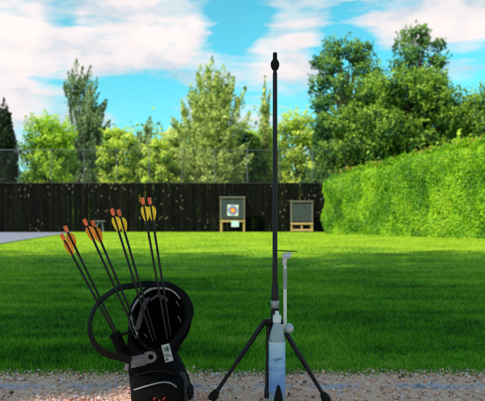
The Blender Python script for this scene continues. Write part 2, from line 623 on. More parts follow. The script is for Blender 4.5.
def round_tree(name, label, x, y, h, w, mat, bark, nclump=26, leaf=0.11, per=600, z0=0.18, group=None, depth=None, fill=0.42, thin=0.0):
    """spreading tree: limbs carry uneven clumps of leaves"""
    root = empty(name, (x, y, 0))
    tag(root, label, 'tree', group)
    dp = depth or w
    cz = h * (z0 + 1) / 2
    rz = h * (1 - z0) / 2
    V, limbs, TP = [], [], []
    for i in range(nclump):
        a = 2 * math.pi * (i * 0.618034 + rng.uniform(-.06, .06))
        zz = -0.95 + 1.9 * (i + 0.5) / nclump
        rr = math.sqrt(max(0, 1 - zz * zz)) * rng.uniform(0.62, 0.95)
        cr = fill * w / 2 * rng.uniform(0.7, 1.25)
        c = (x + math.cos(a) * rr * (w / 2 - cr * 0.6), y + math.sin(a) * rr * (dp / 2 - cr * 0.6), cz + zz * (rz - cr * 0.7))
        V.append(clump_leaves(c, (cr, cr, cr * 0.8), int(per * rng.uniform(0.7, 1.2) * (1 - thin * (zz + 1) / 2)), leaf))
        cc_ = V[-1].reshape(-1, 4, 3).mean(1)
        TP.append(np.clip((cc_[:, 2] - c[2]) / (cr * 0.8) * 1.0 + rng.normal(0, 0.15, len(cc_)), -0.35, 1))  # clump tops painted lit, undersides painted shaded
        # loose outer sprigs break the outline
        for _ in range(5):
            d = rng.normal(size=3); d[2] = abs(d[2]) * 0.9 + 0.1; d /= np.linalg.norm(d)
            V.append(sprig_leaves(np.array(c) + d * cr * 0.6, np.array(c) + d * cr * rng.uniform(1.15, 1.6), cr * 0.22, max(10, per // 22), leaf))
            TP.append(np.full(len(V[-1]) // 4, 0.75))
        limbs.append(((x, y, min(h * 0.75, max(h * z0 * 0.6, c[2] - 0.3 * h))), c))
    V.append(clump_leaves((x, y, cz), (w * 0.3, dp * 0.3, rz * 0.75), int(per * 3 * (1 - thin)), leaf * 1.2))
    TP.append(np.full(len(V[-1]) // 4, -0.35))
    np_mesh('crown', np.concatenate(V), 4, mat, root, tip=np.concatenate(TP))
    obj('trunk', trunk_mesh(x, y, h * 0.8, max(0.09, h * 0.018), limbs), bark, root)
    return root


def spire_tree(name, label, x, y, h, w, mat, bark, nb=40, leaf=0.11, per=260, z0=0.12, tips=None, group=None, lean=(0, 0), rad=0.32, open_=0.28, plume=1.0):
    """upright tree: ascending shoots, each a tapering plume; tips = extra tall leaders (dx, dy, height)"""
    root = empty(name, (x, y, 0))
    tag(root, label, 'tree', group)
    V, limbs = [], []
    for i in range(nb):
        t = (i + 0.5) / nb
        zb = h * (z0 * 0.6 + (0.70 - z0 * 0.6) * t)
        L = h * (0.30 - 0.10 * t) * rng.uniform(0.75, 1.2)
        a = i * 2.39996 + rng.uniform(-.4, .4)
        out = (w / 2) * (1.0 - 0.55 * t) * rng.uniform(0.55, 1.05)
        b = np.array([x + lean[0] * t * t, y + lean[1] * t * t, zb])
        e = b + np.array([math.cos(a) * out, math.sin(a) * out, L])
        V.append(sprig_leaves(b * 0.6 + e * 0.4 - np.array([0, 0, L * 0.1]), e, rad * (1.3 - 0.5 * t), int(per * (1.2 - 0.4 * t)), leaf, bend=(lean[0] * 0.25, 0, 0)))
        limbs.append((b, b * 0.12 + e * 0.88))
        for _ in range(2):          # side shoots
            s0 = b * 0.5 + e * 0.5
            s1 = s0 + np.array([np.clip(rng.normal(), -1.2, 1.2) * open_, np.clip(rng.normal(), -1.2, 1.2) * open_, rng.uniform(0.5, 0.9)]) * L * 0.5
            V.append(sprig_leaves(s0, s1, rad * 0.6, per // 3, leaf))
    for dx, dy, hh in (tips or [(0, 0, h)]):
        b = np.array([x + dx * 0.4, y + dy * 0.4, hh * 0.55])
        e = np.array([x + dx, y + dy, hh])
        V.append(sprig_leaves(b, e, rad * 1.1 * plume, int(per * 1.7 * plume), leaf, bend=(lean[0] * 0.5, 0, 0)))
        limbs.append((b, b * 0.1 + e * 0.9))
        for k in range(int(8 * plume)):
            t = rng.uniform(0.1, 0.75)
            s0 = b + (e - b) * t
            L = (hh * 0.45) * (1 - t) * 0.55
            s1 = s0 + np.array([np.clip(rng.normal(), -1, 1) * 0.34 * L * plume + lean[0] * 0.2, np.clip(rng.normal(), -1, 1) * 0.34 * L * plume, L])
            V.append(sprig_leaves(s0, s1, rad * 0.5, per // 2, leaf))
    np_mesh('crown', np.concatenate(V), 4, mat, root)
    obj('trunk', trunk_mesh(x, y, h * 0.72, max(0.08, h * 0.014), limbs, lean), bark, root)
    return root


# ------------------------------------------------------------------ setting: ground, lawn, path, gravel
def sheet(name, poly, z, mat, cuts=0):
    bm = bmesh.new()
    f = bm.faces.new([bm.verts.new((x, y, z)) for x, y in poly])
    o = obj(name, bm, mat, None, smooth=False)
    return tag(o, kind='structure')


sheet('ground', [(-600, -80), (600, -80), (600, 1500), (-600, 1500)], -0.012, M['soil'])
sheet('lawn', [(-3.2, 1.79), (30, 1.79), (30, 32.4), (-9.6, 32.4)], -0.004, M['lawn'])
tag(bpy.data.objects['lawn'], kind='structure')
sheet('path', [(-30, 1.79), (-3.2, 1.79), (-9.6, 32.4), (-30, 32.4)], -0.006, M['pathgrey'])
bm = bmesh.new()
box(bm, (0, 0, 0), (0.10, 31.3, 0.05), Matrix.Translation((-6.44, 17.1, 0.0)) @ Matrix.Rotation(math.atan2(6.4, 30.6), 4, 'Z'))
tag(obj('path_kerb', bm, plain('concrete_edging', (0.34, 0.33, 0.34), 0.9, var=0.3, scale=5), smooth=False), kind='structure')
sheet('gravel_strip', [(-30, -12), (30, -12), (30, 1.79), (-30, 1.79)], -0.004, M['gravel'])

# stones lying on the strip
ico = bmesh.new()
bmesh.ops.create_icosphere(ico, subdivisions=1, radius=1.0)
iv = np.array([v.co[:] for v in ico.verts])
ifc = np.array([[v.index for v in f.verts] for f in ico.faces])
ico.free()
ns = 24000
px_ = rng.uniform(-1.25, 1.25, ns)
py_ = rng.uniform(1.15, 1.80, ns)
py_ = np.where(rng.uniform(size=ns) < 0.04, rng.normal(1.80, 0.02, ns), py_)
sz = np.exp(rng.normal(math.log(0.0025), 0.42, ns)).clip(0.0011, 0.0075)
rot = rng.uniform(0, 6.28, ns)
cs, sn = np.cos(rot), np.sin(rot)
shp = rng.uniform(0.55, 1.35, (ns, 3))
shp[:, 2] *= 0.62
B = iv[None] * (1 + rng.uniform(-0.30, 0.30, (ns, len(iv), 1))) * (shp * sz[:, None])[:, None]
Vx = B[..., 0] * cs[:, None] - B[..., 1] * sn[:, None] + px_[:, None]
Vy = B[..., 0] * sn[:, None] + B[..., 1] * cs[:, None] + py_[:, None]
Vz = B[..., 2] + (sz * 0.3)[:, None]
SV = np.stack([Vx, Vy, Vz], -1).reshape(-1, 3)
SF = (ifc[None] + (np.arange(ns) * len(iv))[:, None, None]).reshape(-1)
me = bpy.data.meshes.new('gravel')
me.vertices.add(len(SV)); me.vertices.foreach_set('co', SV.astype(np.float32).ravel())
me.loops.add(len(SF)); me.loops.foreach_set('vertex_index', SF.astype(np.int32))
me.polygons.add(len(SF) // 3); me.polygons.foreach_set('loop_start', np.arange(0, len(SF), 3, dtype=np.int32))
me.update(calc_edges=True)
tag(link('gravel', me, M['stones'], smooth=False), 'peach and white gravel with a worn blue line along the shooting strip', 'gravel', kind='stuff')


# grass blades, shorter and denser close by
def blades(n, y0, y1, h, w, power=1.0, xlim=0.95, edge=False):
    u = rng.uniform(0, 1, n)
    Y = y0 * (y1 / y0) ** u if not edge else rng.normal(y0, 0.035, n)
    X = rng.uniform(-xlim, xlim, n) * (Y + 0.6)
    keep = X > (-3.2 - (Y - 1.79) * 0.209 + 0.1)
    X, Y = X[keep], Y[keep]
    n = len(X)
    patch = 0.75 + 0.25 * np.sin(X * 2.1 + np.sin(Y * 1.7) * 2) * np.cos(Y * 1.3)
    sc = np.sqrt(Y / 1.8) ** power
    H = h * rng.uniform(0.45, 1.3, n) * patch * sc
    Wd = w * rng.uniform(0.7, 1.3, n) * sc
    a = rng.uniform(0, 6.28, n)
    la = rng.uniform(0, 6.28, n)
    le = H * rng.uniform(0.1, 0.9, n)
    V = np.empty((n, 3, 3))
    V[:, 0] = np.stack([X - np.cos(a) * Wd, Y - np.sin(a) * Wd, np.full(n, -0.004)], -1)
    V[:, 1] = np.stack([X + np.cos(a) * Wd, Y + np.sin(a) * Wd, np.full(n, -0.004)], -1)
    V[:, 2] = np.stack([X + np.cos(la) * le, Y + np.sin(la) * le, H], -1)
    return V.reshape(-1, 3)


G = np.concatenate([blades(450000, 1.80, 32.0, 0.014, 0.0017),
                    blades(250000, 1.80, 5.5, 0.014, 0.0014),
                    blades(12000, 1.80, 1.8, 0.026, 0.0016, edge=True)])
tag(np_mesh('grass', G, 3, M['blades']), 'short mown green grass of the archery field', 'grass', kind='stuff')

# ------------------------------------------------------------------ board fence
FY = 33.0
FH = 2.86
root = empty('board_fence', (0, FY, 0))
tag(root, 'long black stained vertical board fence across the end of the field', 'fence')
bm = bmesh.new()
x = -44.0
while x < 14:
    wd = rng.uniform(0.12, 0.16)
    hh = FH - 0.06 + rng.uniform(-0.02, 0.02)
    box(bm, (x + wd / 2, FY + rng.uniform(-0.012, 0.012), hh / 2), (wd, 0.022, hh), Matrix.Rotation(rng.uniform(-.004, .004), 4, 'Y'))
    x += wd + (rng.uniform(0.001, 0.006) if rng.uniform() < 0.92 else rng.uniform(0.012, 0.024))
obj('boards', bm, M['fence'], root, smooth=False)
bm = bmesh.new()
box(bm, (-15, FY, FH - 0.03), (58, 0.12, 0.05))
obj('capping', bm, M['fence_rail'], root, smooth=False)
for z in (0.45, 1.45, 2.4):
    bm = bmesh.new()
    box(bm, (-15, FY + 0.06, z), (58, 0.07, 0.09))
    obj('rail', bm, M['fence_rail'], root, smooth=False)

# ------------------------------------------------------------------ wire net fence behind it
NY = 35.0
ppm = FPX / NY
root = empty('net_fence', (0, NY, 0))
tag(root, 'tall galvanised wire mesh fence standing behind the black board fence', 'fence')
NH = CAMZ + (224 - 150) / ppm
for k in range(-15, 14):
    xx = (84 - 242.5) / ppm + k * 2.0
    bm = bmesh.new()
    tube(bm, [(xx, NY, -0.1), (xx, NY, NH + 0.12)], 0.02, 8)
    obj('post', bm, M['galv'], root)
X0, X1 = (84 - 242.5) / ppm - 30, (84 - 242.5) / ppm + 26
for z in (NH, 2.9):
    bm = bmesh.new()
    tube(bm, [(X0, NY - 0.05, z), (X1, NY - 0.05, z)], 0.015, 6)
    obj('top_rail' if z > 4 else 'middle_rail', bm, M['galv'], root)
bm = bmesh.new()
zb, zt = 2.2, NH
step = 0.16
k = 0
q = []
xx = X0 - 3
while xx < X1 + 3:
    for s in (1, -1):
        a = np.array([xx, NY - 0.02 * s, zb]); b = np.array([xx + s * (zt - zb) * 0.6, NY - 0.02 * s, zt])
        d = b - a; nrm = np.array([d[2], 0, -d[0]]); nrm = nrm / np.linalg.norm(nrm) * 0.0013
        q += [a - nrm, a + nrm, b + nrm, b - nrm]
    xx += step
bm.free()
np_mesh('wire_mesh', np.array(q), 4, M['galv'], root)


# ------------------------------------------------------------------ target butts
def butt(x, y, w, z_leg, z_top, label, lit):
    root = empty('target_butt', (x, y, 0))
    tag(root, label, 'archery target', 'target butts in front of the black fence')
    t = 0.16
    fr = 0.09
    bm = bmesh.new()
    box(bm, (x, y + 0.08, (z_leg + z_top) / 2), (w - 2 * fr, t, z_top - z_leg - 0.16))
    obj('foam_block', bm, M['foam'], root, smooth=False, bevel=0.02)
    for s in (-1, 1):
        bm = bmesh.new()
        box(bm, (x + s * (w / 2 - fr / 2), y + 0.07, (z_leg + z_top) / 2 + 0.02), (fr - 0.004, 0.2, z_top - z_leg - 0.1))
        obj('side_frame', bm, M['pale_wood'], root, smooth=False, bevel=0.006)
        bm = bmesh.new()
        box(bm, (x + s * (w / 2 - fr / 2 - 0.01), y + 0.04, z_leg / 2), (fr, 0.09, z_leg))
        obj('leg', bm, M['tan_wood'], root, smooth=False, bevel=0.006)
        bm = bmesh.new()
        tube(bm, [(x + s * (w / 2 - 0.1), y + 0.24, z_leg + 0.7), (x + s * (w / 2 - 0.1), y + 0.75, 0.02)], 0.04, 6)
        obj('rear_prop', bm, M['tan_wood'], root)
    bm = bmesh.new()
    box(bm, (x, y + 0.06, z_top - 0.05), (w + 0.06, 0.28, 0.08))
    obj('top_cap', bm, M['pale_wood'], root, smooth=False, bevel=0.008)
    bm = bmesh.new()
    box(bm, (x, y + 0.0, z_leg - 0.03), (w + 0.02, 0.10, 0.11))
    obj('cross_beam', bm, M['tan_wood'], root, smooth=False, bevel=0.006)
    return root


BY = 32.0
bp = FPX / BY
X1b = (232.5 - 242.5) / bp
zl = CAMZ + (224 - 220.5) / bp
zt = CAMZ + (224 - 196.5) / bp
b1 = butt(X1b, BY, 25 / bp, zl, zt, 'grey target butt on tan legs with a bullseye face pinned to its middle', True)
X2b = (302 - 242.5) / bp
zt2 = CAMZ + (224 - 200.5) / bp
b2 = butt(X2b, BY + 0.1, 22.5 / bp, CAMZ + 0.05, zt2, 'bare grey target butt without any face, nearest the hedge', False)
bm = bmesh.new()
box(bm, (X2b, BY + 0.06, 0.12), (22.5 / bp, 0.08, 0.12))
obj('lower_beam', bm, M['tan_wood'], b2, smooth=False, bevel=0.006)
bm = bmesh.new()
box(bm, (X2b, BY + 0.14, 0.28), (0.09, 0.06, 0.30))
obj('center_strut', bm, M['tan_wood'], b2, smooth=False, bevel=0.006)

# bullseye face: square sheet with five colour rings
fz = CAMZ + (224 - 210.3) / bp
fx = X1b + 0.02
root = empty('bullseye_sheet', (fx, BY, fz))
tag(root, 'square white paper bullseye with blue, red and gold rings on the left butt', 'target face')
bm = bmesh.new()
box(bm, (fx, BY - 0.008, fz), (0.60, 0.006, 0.60), Matrix.Rotation(R(1.5), 4, 'Y'))
obj('sheet', bm, M['face_white'], root, smooth=False)
for i, (nm, rr) in enumerate((('face_black', 0.27), ('face_blue', 0.245), ('face_red', 0.165), ('face_gold', 0.085))):
    bm = bmesh.new()
    bmesh.ops.create_circle(bm, cap_ends=True, segments=40, radius=rr, matrix=Matrix.Translation((fx, BY - 0.0125 - 0.004 * i, fz)) @ Matrix.Rotation(R(90), 4, 'X'))
    obj(('black_ring', 'blue_ring', 'red_ring', 'gold_center')[i], bm, M[nm], root, smooth=False)
bm = bmesh.new()
bx = (235 - 242.5) / bp
g = []
for i in range(5):
    for j in range(5):
        g.append(bm.verts.new((bx - 0.21 + 0.42 * i / 4 + 0.01 * math.sin(j), BY - 0.062 - 0.012 * math.sin(i * 1.3 + j * .7), 0.30 + 0.33 * j / 4)))
for i in range(4):
    for j in range(4):
        bm.faces.new((g[i * 5 + j], g[(i + 1) * 5 + j], g[(i + 1) * 5 + j + 1], g[i * 5 + j + 1]))
tag(obj('score_sheet', bm, M['paper'], None), 'pale blue paper sheet hanging from the cross beam under the bullseye', 'paper')

# small pale trestle at the foot of the fence
tx = (100 - 242.5) / bp
root = empty('low_trestle', (tx, BY, 0))
tag(root, 'small low pale grey trestle standing on the grass against the black fence', 'trestle')
bm = bmesh.new()
box(bm, (tx, BY, 0.62), (0.62, 0.22, 0.05))
obj('top', bm, M['galv'], root, smooth=False, bevel=0.006)
for s in (-1, 1):
    bm = bmesh.new()
    tube(bm, [(tx + s * 0.12, BY, 0.6), (tx + s * 0.2, BY - 0.12, 0)], 0.025, 8)
    tube(bm, [(tx + s * 0.12, BY, 0.6), (tx + s * 0.2, BY + 0.12, 0)], 0.025, 8)
    obj('leg', bm, M['galv'], root)

# ------------------------------------------------------------------ hedge
ha, hb = np.array([4.4, 27.5]), np.array([10.1, 10.5])
hd = (hb - ha); hl = np.linalg.norm(hd); hd /= hl
hn = np.array([-hd[1], hd[0]])          # candidate normal
if hn[0] > 0: hn = -hn                  # face towards the field (-x, -y)
root = empty('clipped_hedge', (ha[0], ha[1], 0))
tag(root, 'long clipped bright green hedge along the right side of the field', 'hedge')
HW = 1.5
def hedge_h(s): return 2.72 + 0.03 * s
def hedge_off(s, z):
    return 0.62 * np.abs(np.sin(s * 3.2 + 0.7 * np.sin(s * 0.9))) ** 0.6 * (0.8 + 0.3 * np.sin(s * 1.1)) + 0.07 * np.sin(z * 3 + s * 1.7) + 0.06 * np.sin(s * 7 + z * 5)
n1 = 120000
s = rng.uniform(-0.35, hl, n1)
zf = rng.uniform(0, 1, n1)
z = zf * hedge_h(s)
off = hedge_off(s, z) - 0.5 * np.clip((zf - 0.86) / 0.14, 0, 1) ** 2 * 0.6 - rng.uniform(0, 0.16, n1)
P = np.stack([ha[0] + hd[0] * s + hn[0] * off, ha[1] + hd[1] * s + hn[1] * off, z], -1)
ax = np.tile(np.array([hn[0] * 0.5, hn[1] * 0.5, 0.8]), (n1, 1))
ds = 0.03
slope = (hedge_off(s + ds, z) - hedge_off(s - ds, z)) / (2 * ds)
nn = np.stack([hn[0] - hd[0] * slope * 0.8, hn[1] - hd[1] * slope * 0.8, 0.25 + 1.2 * np.clip((zf - 0.86) / 0.14, 0, 1)], -1)
V = [leaves(P, 0.058, 2.2, axis=ax, spread=0.8, normal=nn)]
n2 = 40000                               # top, with upright shoots
s = rng.uniform(-0.3, hl, n2)
u = rng.uniform(-HW, 0.05, n2)
z = hedge_h(s) + 0.20 * np.abs(np.sin(s * 3.2 + 0.7 * np.sin(s * 0.9))) + 0.04 * np.sin(s * 8.3) + rng.uniform(-0.15, 0.05, n2) + (rng.uniform(size=n2) < 0.10) * rng.uniform(0, 0.16, n2)
P = np.stack([ha[0] + hd[0] * s + hn[0] * u, ha[1] + hd[1] * s + hn[1] * u, z], -1)
V.append(leaves(P, 0.062, 2.4, axis=np.tile(np.array([0, 0, 0.9]), (n2, 1)), spread=0.7))
n3 = 7000                                # far end
u = rng.uniform(-HW, 0.1, n3); z = rng.uniform(0, 2.7, n3); e = 0.12 * np.sin(z * 3) + rng.uniform(-0.1, 0.14, n3)
P = np.stack([ha[0] - hd[0] * (e + 0.3) + hn[0] * u, ha[1] - hd[1] * (e + 0.3) + hn[1] * u, z], -1)
V.append(leaves(P, 0.075, 2.2))
np_mesh('foliage', np.concatenate(V), 4, M['lf_hedge'], root)
n4 = 2600                                # coppery new shoots along the top
s = rng.uniform(-0.3, hl, n4)
s = s[np.sin(s * 2.1) + 0.6 * np.sin(s * 5.3) + rng.normal(0, 0.5, n4) > 0.2]
u = rng.uniform(-0.9, 0.12, len(s))
z = hedge_h(s) + 0.20 * np.abs(np.sin(s * 3.2 + 0.7 * np.sin(s * 0.9))) + rng.uniform(-0.04, 0.14, len(s))
P = np.stack([ha[0] + hd[0] * s + hn[0] * u, ha[1] + hd[1] * s + hn[1] * u, z], -1)
np_mesh('top_shoots', leaves(P, 0.06, 2.6, axis=np.tile(np.array([0, 0, 0.9]), (len(s), 1)), spread=0.6), 4, M['lf_copper'], root)
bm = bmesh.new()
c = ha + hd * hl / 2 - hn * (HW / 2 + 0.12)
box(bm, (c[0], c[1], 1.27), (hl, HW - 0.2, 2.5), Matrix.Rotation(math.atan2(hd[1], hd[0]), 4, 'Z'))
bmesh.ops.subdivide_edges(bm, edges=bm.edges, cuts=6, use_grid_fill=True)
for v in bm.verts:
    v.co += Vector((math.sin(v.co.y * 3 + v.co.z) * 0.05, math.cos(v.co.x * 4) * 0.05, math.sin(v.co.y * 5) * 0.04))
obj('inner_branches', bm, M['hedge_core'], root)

# ------------------------------------------------------------------ trees behind the fence
T = 'trees beyond the board fence'


def px(x, Y): return (x - 242.5) / FPX * Y
def hz(y, Y): return CAMZ + (224 - y) / FPX * Y


spire_tree('conifer_tree', 'very dark narrow conifer at the far left edge beyond the fence', px(4, 38), 38, hz(98, 38), 2.6, M['lf_dark'], M['bark'], nb=46, per=240, leaf=0.10, rad=0.42, group=T)
round_tree('lime_tree', 'bright lime green bushy tree next to the dark conifer', px(50, 40), 40, hz(112, 40), 4.4, M['lf_lime'], M['bark'], nclump=26, per=640, leaf=0.095, z0=0.08, group=T)
spire_tree('poplar_tree', 'tall grey green poplar with ragged upswept spires on the left', px(82, 48), 48, hz(84, 48), 4.4, M['lf_grey'], M['bark'], nb=56, per=210, leaf=0.105, rad=0.42, lean=(0.9, 0),
           tips=[(-0.9, 0, hz(58, 48)), (0.2, 0.3, hz(64, 48)), (-1.5, -0.3, hz(72, 48)), (0.9, -0.3, hz(78, 48)), (1.5, 0.2, hz(98, 48)), (-0.4, 0, hz(66, 48)), (1.9, 0.1, hz(120, 48))], group=T, open_=0.35, plume=1.1)
round_tree('olive_tree', 'small yellow green bushy tree between the poplar and the leaning sapling', px(118, 41), 41, hz(124, 41), 3.6, M['lf_olive'], M['bark'], nclump=24, per=560, leaf=0.095, z0=0.08, group=T)
spire_tree('sapling_tree', 'thin leaning tree with dark tip left of the big willow', px(143, 43), 43, hz(126, 43), 3.8, M['lf_grey'], M['bark'], nb=36, per=230, rad=0.40, lean=(0.3, 0),
           tips=[(0.4, 0, hz(116, 43)), (-0.5, 0, hz(132, 43))], group=T)
round_tree('bush_tree', 'rounded olive green bush close behind the fence below the sapling', px(158, 39), 39, hz(138, 39), 3.4, M['lf_olive'], M['bark'], nclump=20, per=560, leaf=0.095, z0=0.06, group=T)
spire_tree('willow_tree', 'large pale yellow green willow with several spires at the picture centre', px(210, 41), 41, hz(92, 41), 7.0, M['lf_willow'], M['pale_bark'], nb=110, per=230, leaf=0.09, rad=0.44, open_=0.35, plume=1.2, lean=(0.3, 0),
           tips=[(0.0, 0, hz(56, 41)), (-0.9, 0.4, hz(62, 41)), (0.8, 0.2, hz(64, 41)), (1.6, -0.2, hz(76, 41)), (2.4, 0.2, hz(86, 41)), (-1.6, 0.3, hz(82, 41)), (-2.2, 0.1, hz(99, 41)), (-2.9, 0, hz(116, 41)),
                 (2.7, 0, hz(112, 41)), (0.4, -0.6, hz(72, 41)), (-0.4, -0.6, hz(76, 41)), (1.2, 0.6, hz(70, 41)), (-1.2, -0.5, hz(92, 41))], group=T)
round_tree('understory_tree', 'pale leafy low tree filling in against the left foot of the willow', px(176, 43), 43, hz(121, 43), 4.0, M['lf_willow'], M['bark'], nclump=22, per=520, leaf=0.095, z0=0.05, group=T)
round_tree('hawthorn_tree', 'pale low tree between the willow and the slender tree', px(262, 47), 47, hz(122, 47), 4.4, M['lf_olive'], M['bark'], nclump=22, per=480, leaf=0.1, z0=0.05, group=T)
round_tree('shrub_tree', 'dark green shrubby tree at the right foot of the willow', px(246, 44), 44, hz(128, 44), 3.6, M['lf_mid'], M['bark'], nclump=20, per=560, leaf=0.095, z0=0.06, group=T)
spire_tree('slender_tree', 'slender feathery tree directly behind the black pole', px(265, 45), 45, hz(86, 45), 1.5, M['lf_willow'], M['pale_bark'], nb=24, per=90, rad=0.24, z0=0.1, open_=0.2,
           tips=[(0.0, 0, hz(74, 45)), (0.35, 0, hz(88, 45))], group=T)
round_tree('young_tree', 'loose pale green tree between the black pole and the large dense tree', px(298, 44), 44, hz(106, 44), 4.4, M['lf_olive'], M['bark'], nclump=26, per=330, z0=0.06, group=T, fill=0.36)
round_tree('oak_tree', 'tall loose oak rising behind the dense tree, left of the two', px(346, 46), 46, hz(34, 46), 7.6, M['lf_mid'], M['bark'], nclump=44, per=300, leaf=0.13, z0=0.22, group=T, fill=0.25)
round_tree('ash_tree', 'tall narrow ash rising above the right of the dense tree', px(418, 47), 47, hz(20, 47), 6.0, M['lf_mid'], M['bark'], nclump=34, per=280, leaf=0.13, z0=0.25, group=T, fill=0.27)
round_tree('dense_tree', 'large dense rounded tree with sunlit top behind the hedge', px(404, 36), 36, hz(67, 36), 11.2, M['lf_round'], M['bark'], nclump=90, per=760, leaf=0.10, z0=0.03, group=T, fill=0.215, depth=7.5)
round_tree('broad_tree', 'broad green tree at the right edge behind the hedge', px(505, 36), 36, hz(74, 36), 8.5, M['lf_round'], M['bark'], nclump=50, per=650, leaf=0.10, z0=0.04, group=T, fill=0.3)
spire_tree('feathery_shrub', 'light green feathery shrub poking above the hedge at right', px(459, 29), 29, hz(130, 29), 2.6, M['lf_lime'], M['bark'], nb=20, per=60, leaf=0.12, rad=0.16, z0=0.4, open_=0.7, group=T)
spire_tree('cypress_tree', 'dark narrow cypress standing between dense tree and slender trees', px(322, 39), 39, hz(112, 39), 3.0, M['lf_mid'], M['bark'], nb=30, per=220, rad=0.4, group=T)

for xx, yy, hh_, ww, mt, lab in ((-21.5, 40, 8.6, 6.0, 'lf_olive', 'yellow green tree beyond the fence, left of the dark conifer'), (-28.0, 41, 10.2, 7.0, 'lf_mid', 'broad mid green tree beyond the fence at the far left end')):
    round_tree('field_tree', lab, xx, yy, hh_, ww, M[mt], M['bark'], nclump=24, per=380, leaf=0.12, z0=0.06, group=T)

# far-off wood closing the view below the crowns
V = []
for i in range(120):
    xx = -52 + i * 0.95 + rng.normal() * 0.5
    yy = 62 + rng.uniform(-5, 7)
    hh = rng.uniform(9.0, 12.2)
    V.append(clump_leaves((xx, yy, hh * 0.5), (1.9, 1.9, hh * 0.5), 520, 0.22, 1.6))
for i in range(150):
    xx = -48 + i * 0.72 + rng.normal() * 0.4
    yy = 52 + rng.uniform(-3, 4)
    V.append(clump_leaves((xx, yy, 1.5), (1.5, 1.2, 1.7), 260, 0.2, 1.6))
tag(np_mesh('woodland', np.concatenate(V), 4, M['lf_olive']), 'far-off low woodland seen between the trees behind the fence', 'woodland', kind='stuff')

# unseen trees added behind the viewer to shade the near half of the field
for i, (xx, yy, h, w, place) in enumerate([(-18.5, -2.6, 15.6, 6.4, 'second from the left end'), (-13.5, -2.2, 14.9, 6.2, 'third from the left end'), (-8.6, -2.8, 15.8, 6.2, 'third from the right end'),
                                           (-3.8, -2.4, 15.0, 6.0, 'second from the right end'), (-23.5, -2.8, 15.8, 6.4, 'at the left end'), (1.2, -2.9, 15.4, 6.0, 'at the right end')]):
    round_tree('unseen_shade_tree', 'unseen tall leafy tree added behind the shooting line, %s' % place, xx, yy, h, w, M['lf_mid'], M['bark'], nclump=34, per=240, leaf=0.20, z0=0.36, group='unseen trees behind the shooting line', fill=0.38, thin=0.93)

# ------------------------------------------------------------------ tripod stand with tall black pole
SY = 1.53
sx = px(275, SY)
root = empty('tripod_stand', (sx, SY, 0))
tag(root, 'black metal tripod stand with a tall thin upright pole', 'tripod stand')


def zz(y, Y=SY): return CAMZ + (224 - y) / FPX * Y


bm = bmesh.new()
lathe(bm, (sx, SY, 0), [(0.0072, zz(300)), (0.0072, zz(262)), (0.0066, zz(261)), (0.0064, zz(150)), (0.0060, zz(73)), (0.0048, zz(72.5)), (0.0048, zz(69))])
pole = obj('pole', bm, M['black_metal'], root)
bm = bmesh.new()
lathe(bm, (sx, SY, 0), [(0.005, zz(70.5)), (0.0085, zz(69)), (0.0112, zz(66.5)), (0.0118, zz(64)), (0.0105, zz(61.8)), (0.0072, zz(60)), (0.0058, zz(59)), (0.0058, zz(53.4)), (0.0046, zz(52.6))])
obj('finial', bm, M['black_rubber'], pole)
bm = bmesh.new()
lathe(bm, (sx, SY, 0), [(0.0072, zz(301)), (0.0095, zz(300)), (0.0098, zz(286)), (0.0080, zz(284.5))])
obj('sleeve', bm, M['black_metal'], root)
bm = bmesh.new()
lathe(bm, (sx, SY, 0), [(0.0105, zz(308)), (0.0118, zz(307)), (0.0118, zz(301.5)), (0.0100, zz(300.4))])
obj('collar', bm, M['grey_metal'], root)
bm = bmesh.new()
lathe(bm, (sx, SY, 0), [(0.008, zz(336)), (0.0105, zz(334)), (0.0125, zz(322)), (0.0105, zz(308.5))])
for ang in (200, -25, 90):
    d = Vector((math.cos(R(ang)), math.sin(R(ang)), 0))
    box(bm, Vector((sx, SY, zz(322))) + d * 0.015, (0.022, 0.012, 0.020), Matrix.Rotation(R(ang), 4, 'Z'))
obj('hub', bm, M['black_metal'], root, bevel=0.0015)


def leg(top, foot):
    bm = bmesh.new()
    top, foot = Vector(top), Vector(foot)
    mid = top.lerp(foot, 0.55)
    tube(bm, [top, mid, mid.lerp(foot, 0.02), foot], [0.0068, 0.0066, 0.0052, 0.0050], 12)
    o = obj('leg', bm, M['black_metal'], root)
    bm = bmesh.new()
    d = (foot - top).normalized()
    tube(bm, [foot - d * 0.022, foot - d * 0.016, foot - d * 0.004, foot + d * 0.005, foot + d * 0.010], [0.0062, 0.0098, 0.0118, 0.0100, 0.0045], 14)
    obj('rubber_foot', bm, M['black_rubber'], o)


FZ = 0.0105
leg(W(265.5, 320, 1.52), (px(212.5, 1.477), 1.477, FZ))
leg(W(286, 333, 1.515), (px(327, 1.452), 1.452, FZ))
leg((sx, SY + 0.018, zz(324)), (px(277, 1.70), 1.70, FZ))
bm = bmesh.new()
cxx = px(267.3, 1.505)
tube(bm, [W(268.5, 326, 1.505), (cxx, 1.505, 0.03), (cxx, 1.505, 0.028), (cxx, 1.505, 0.002)], [0.0058, 0.0058, 0.0075, 0.0085], 12)
obj('center_strut', bm, M['black_metal'], root)

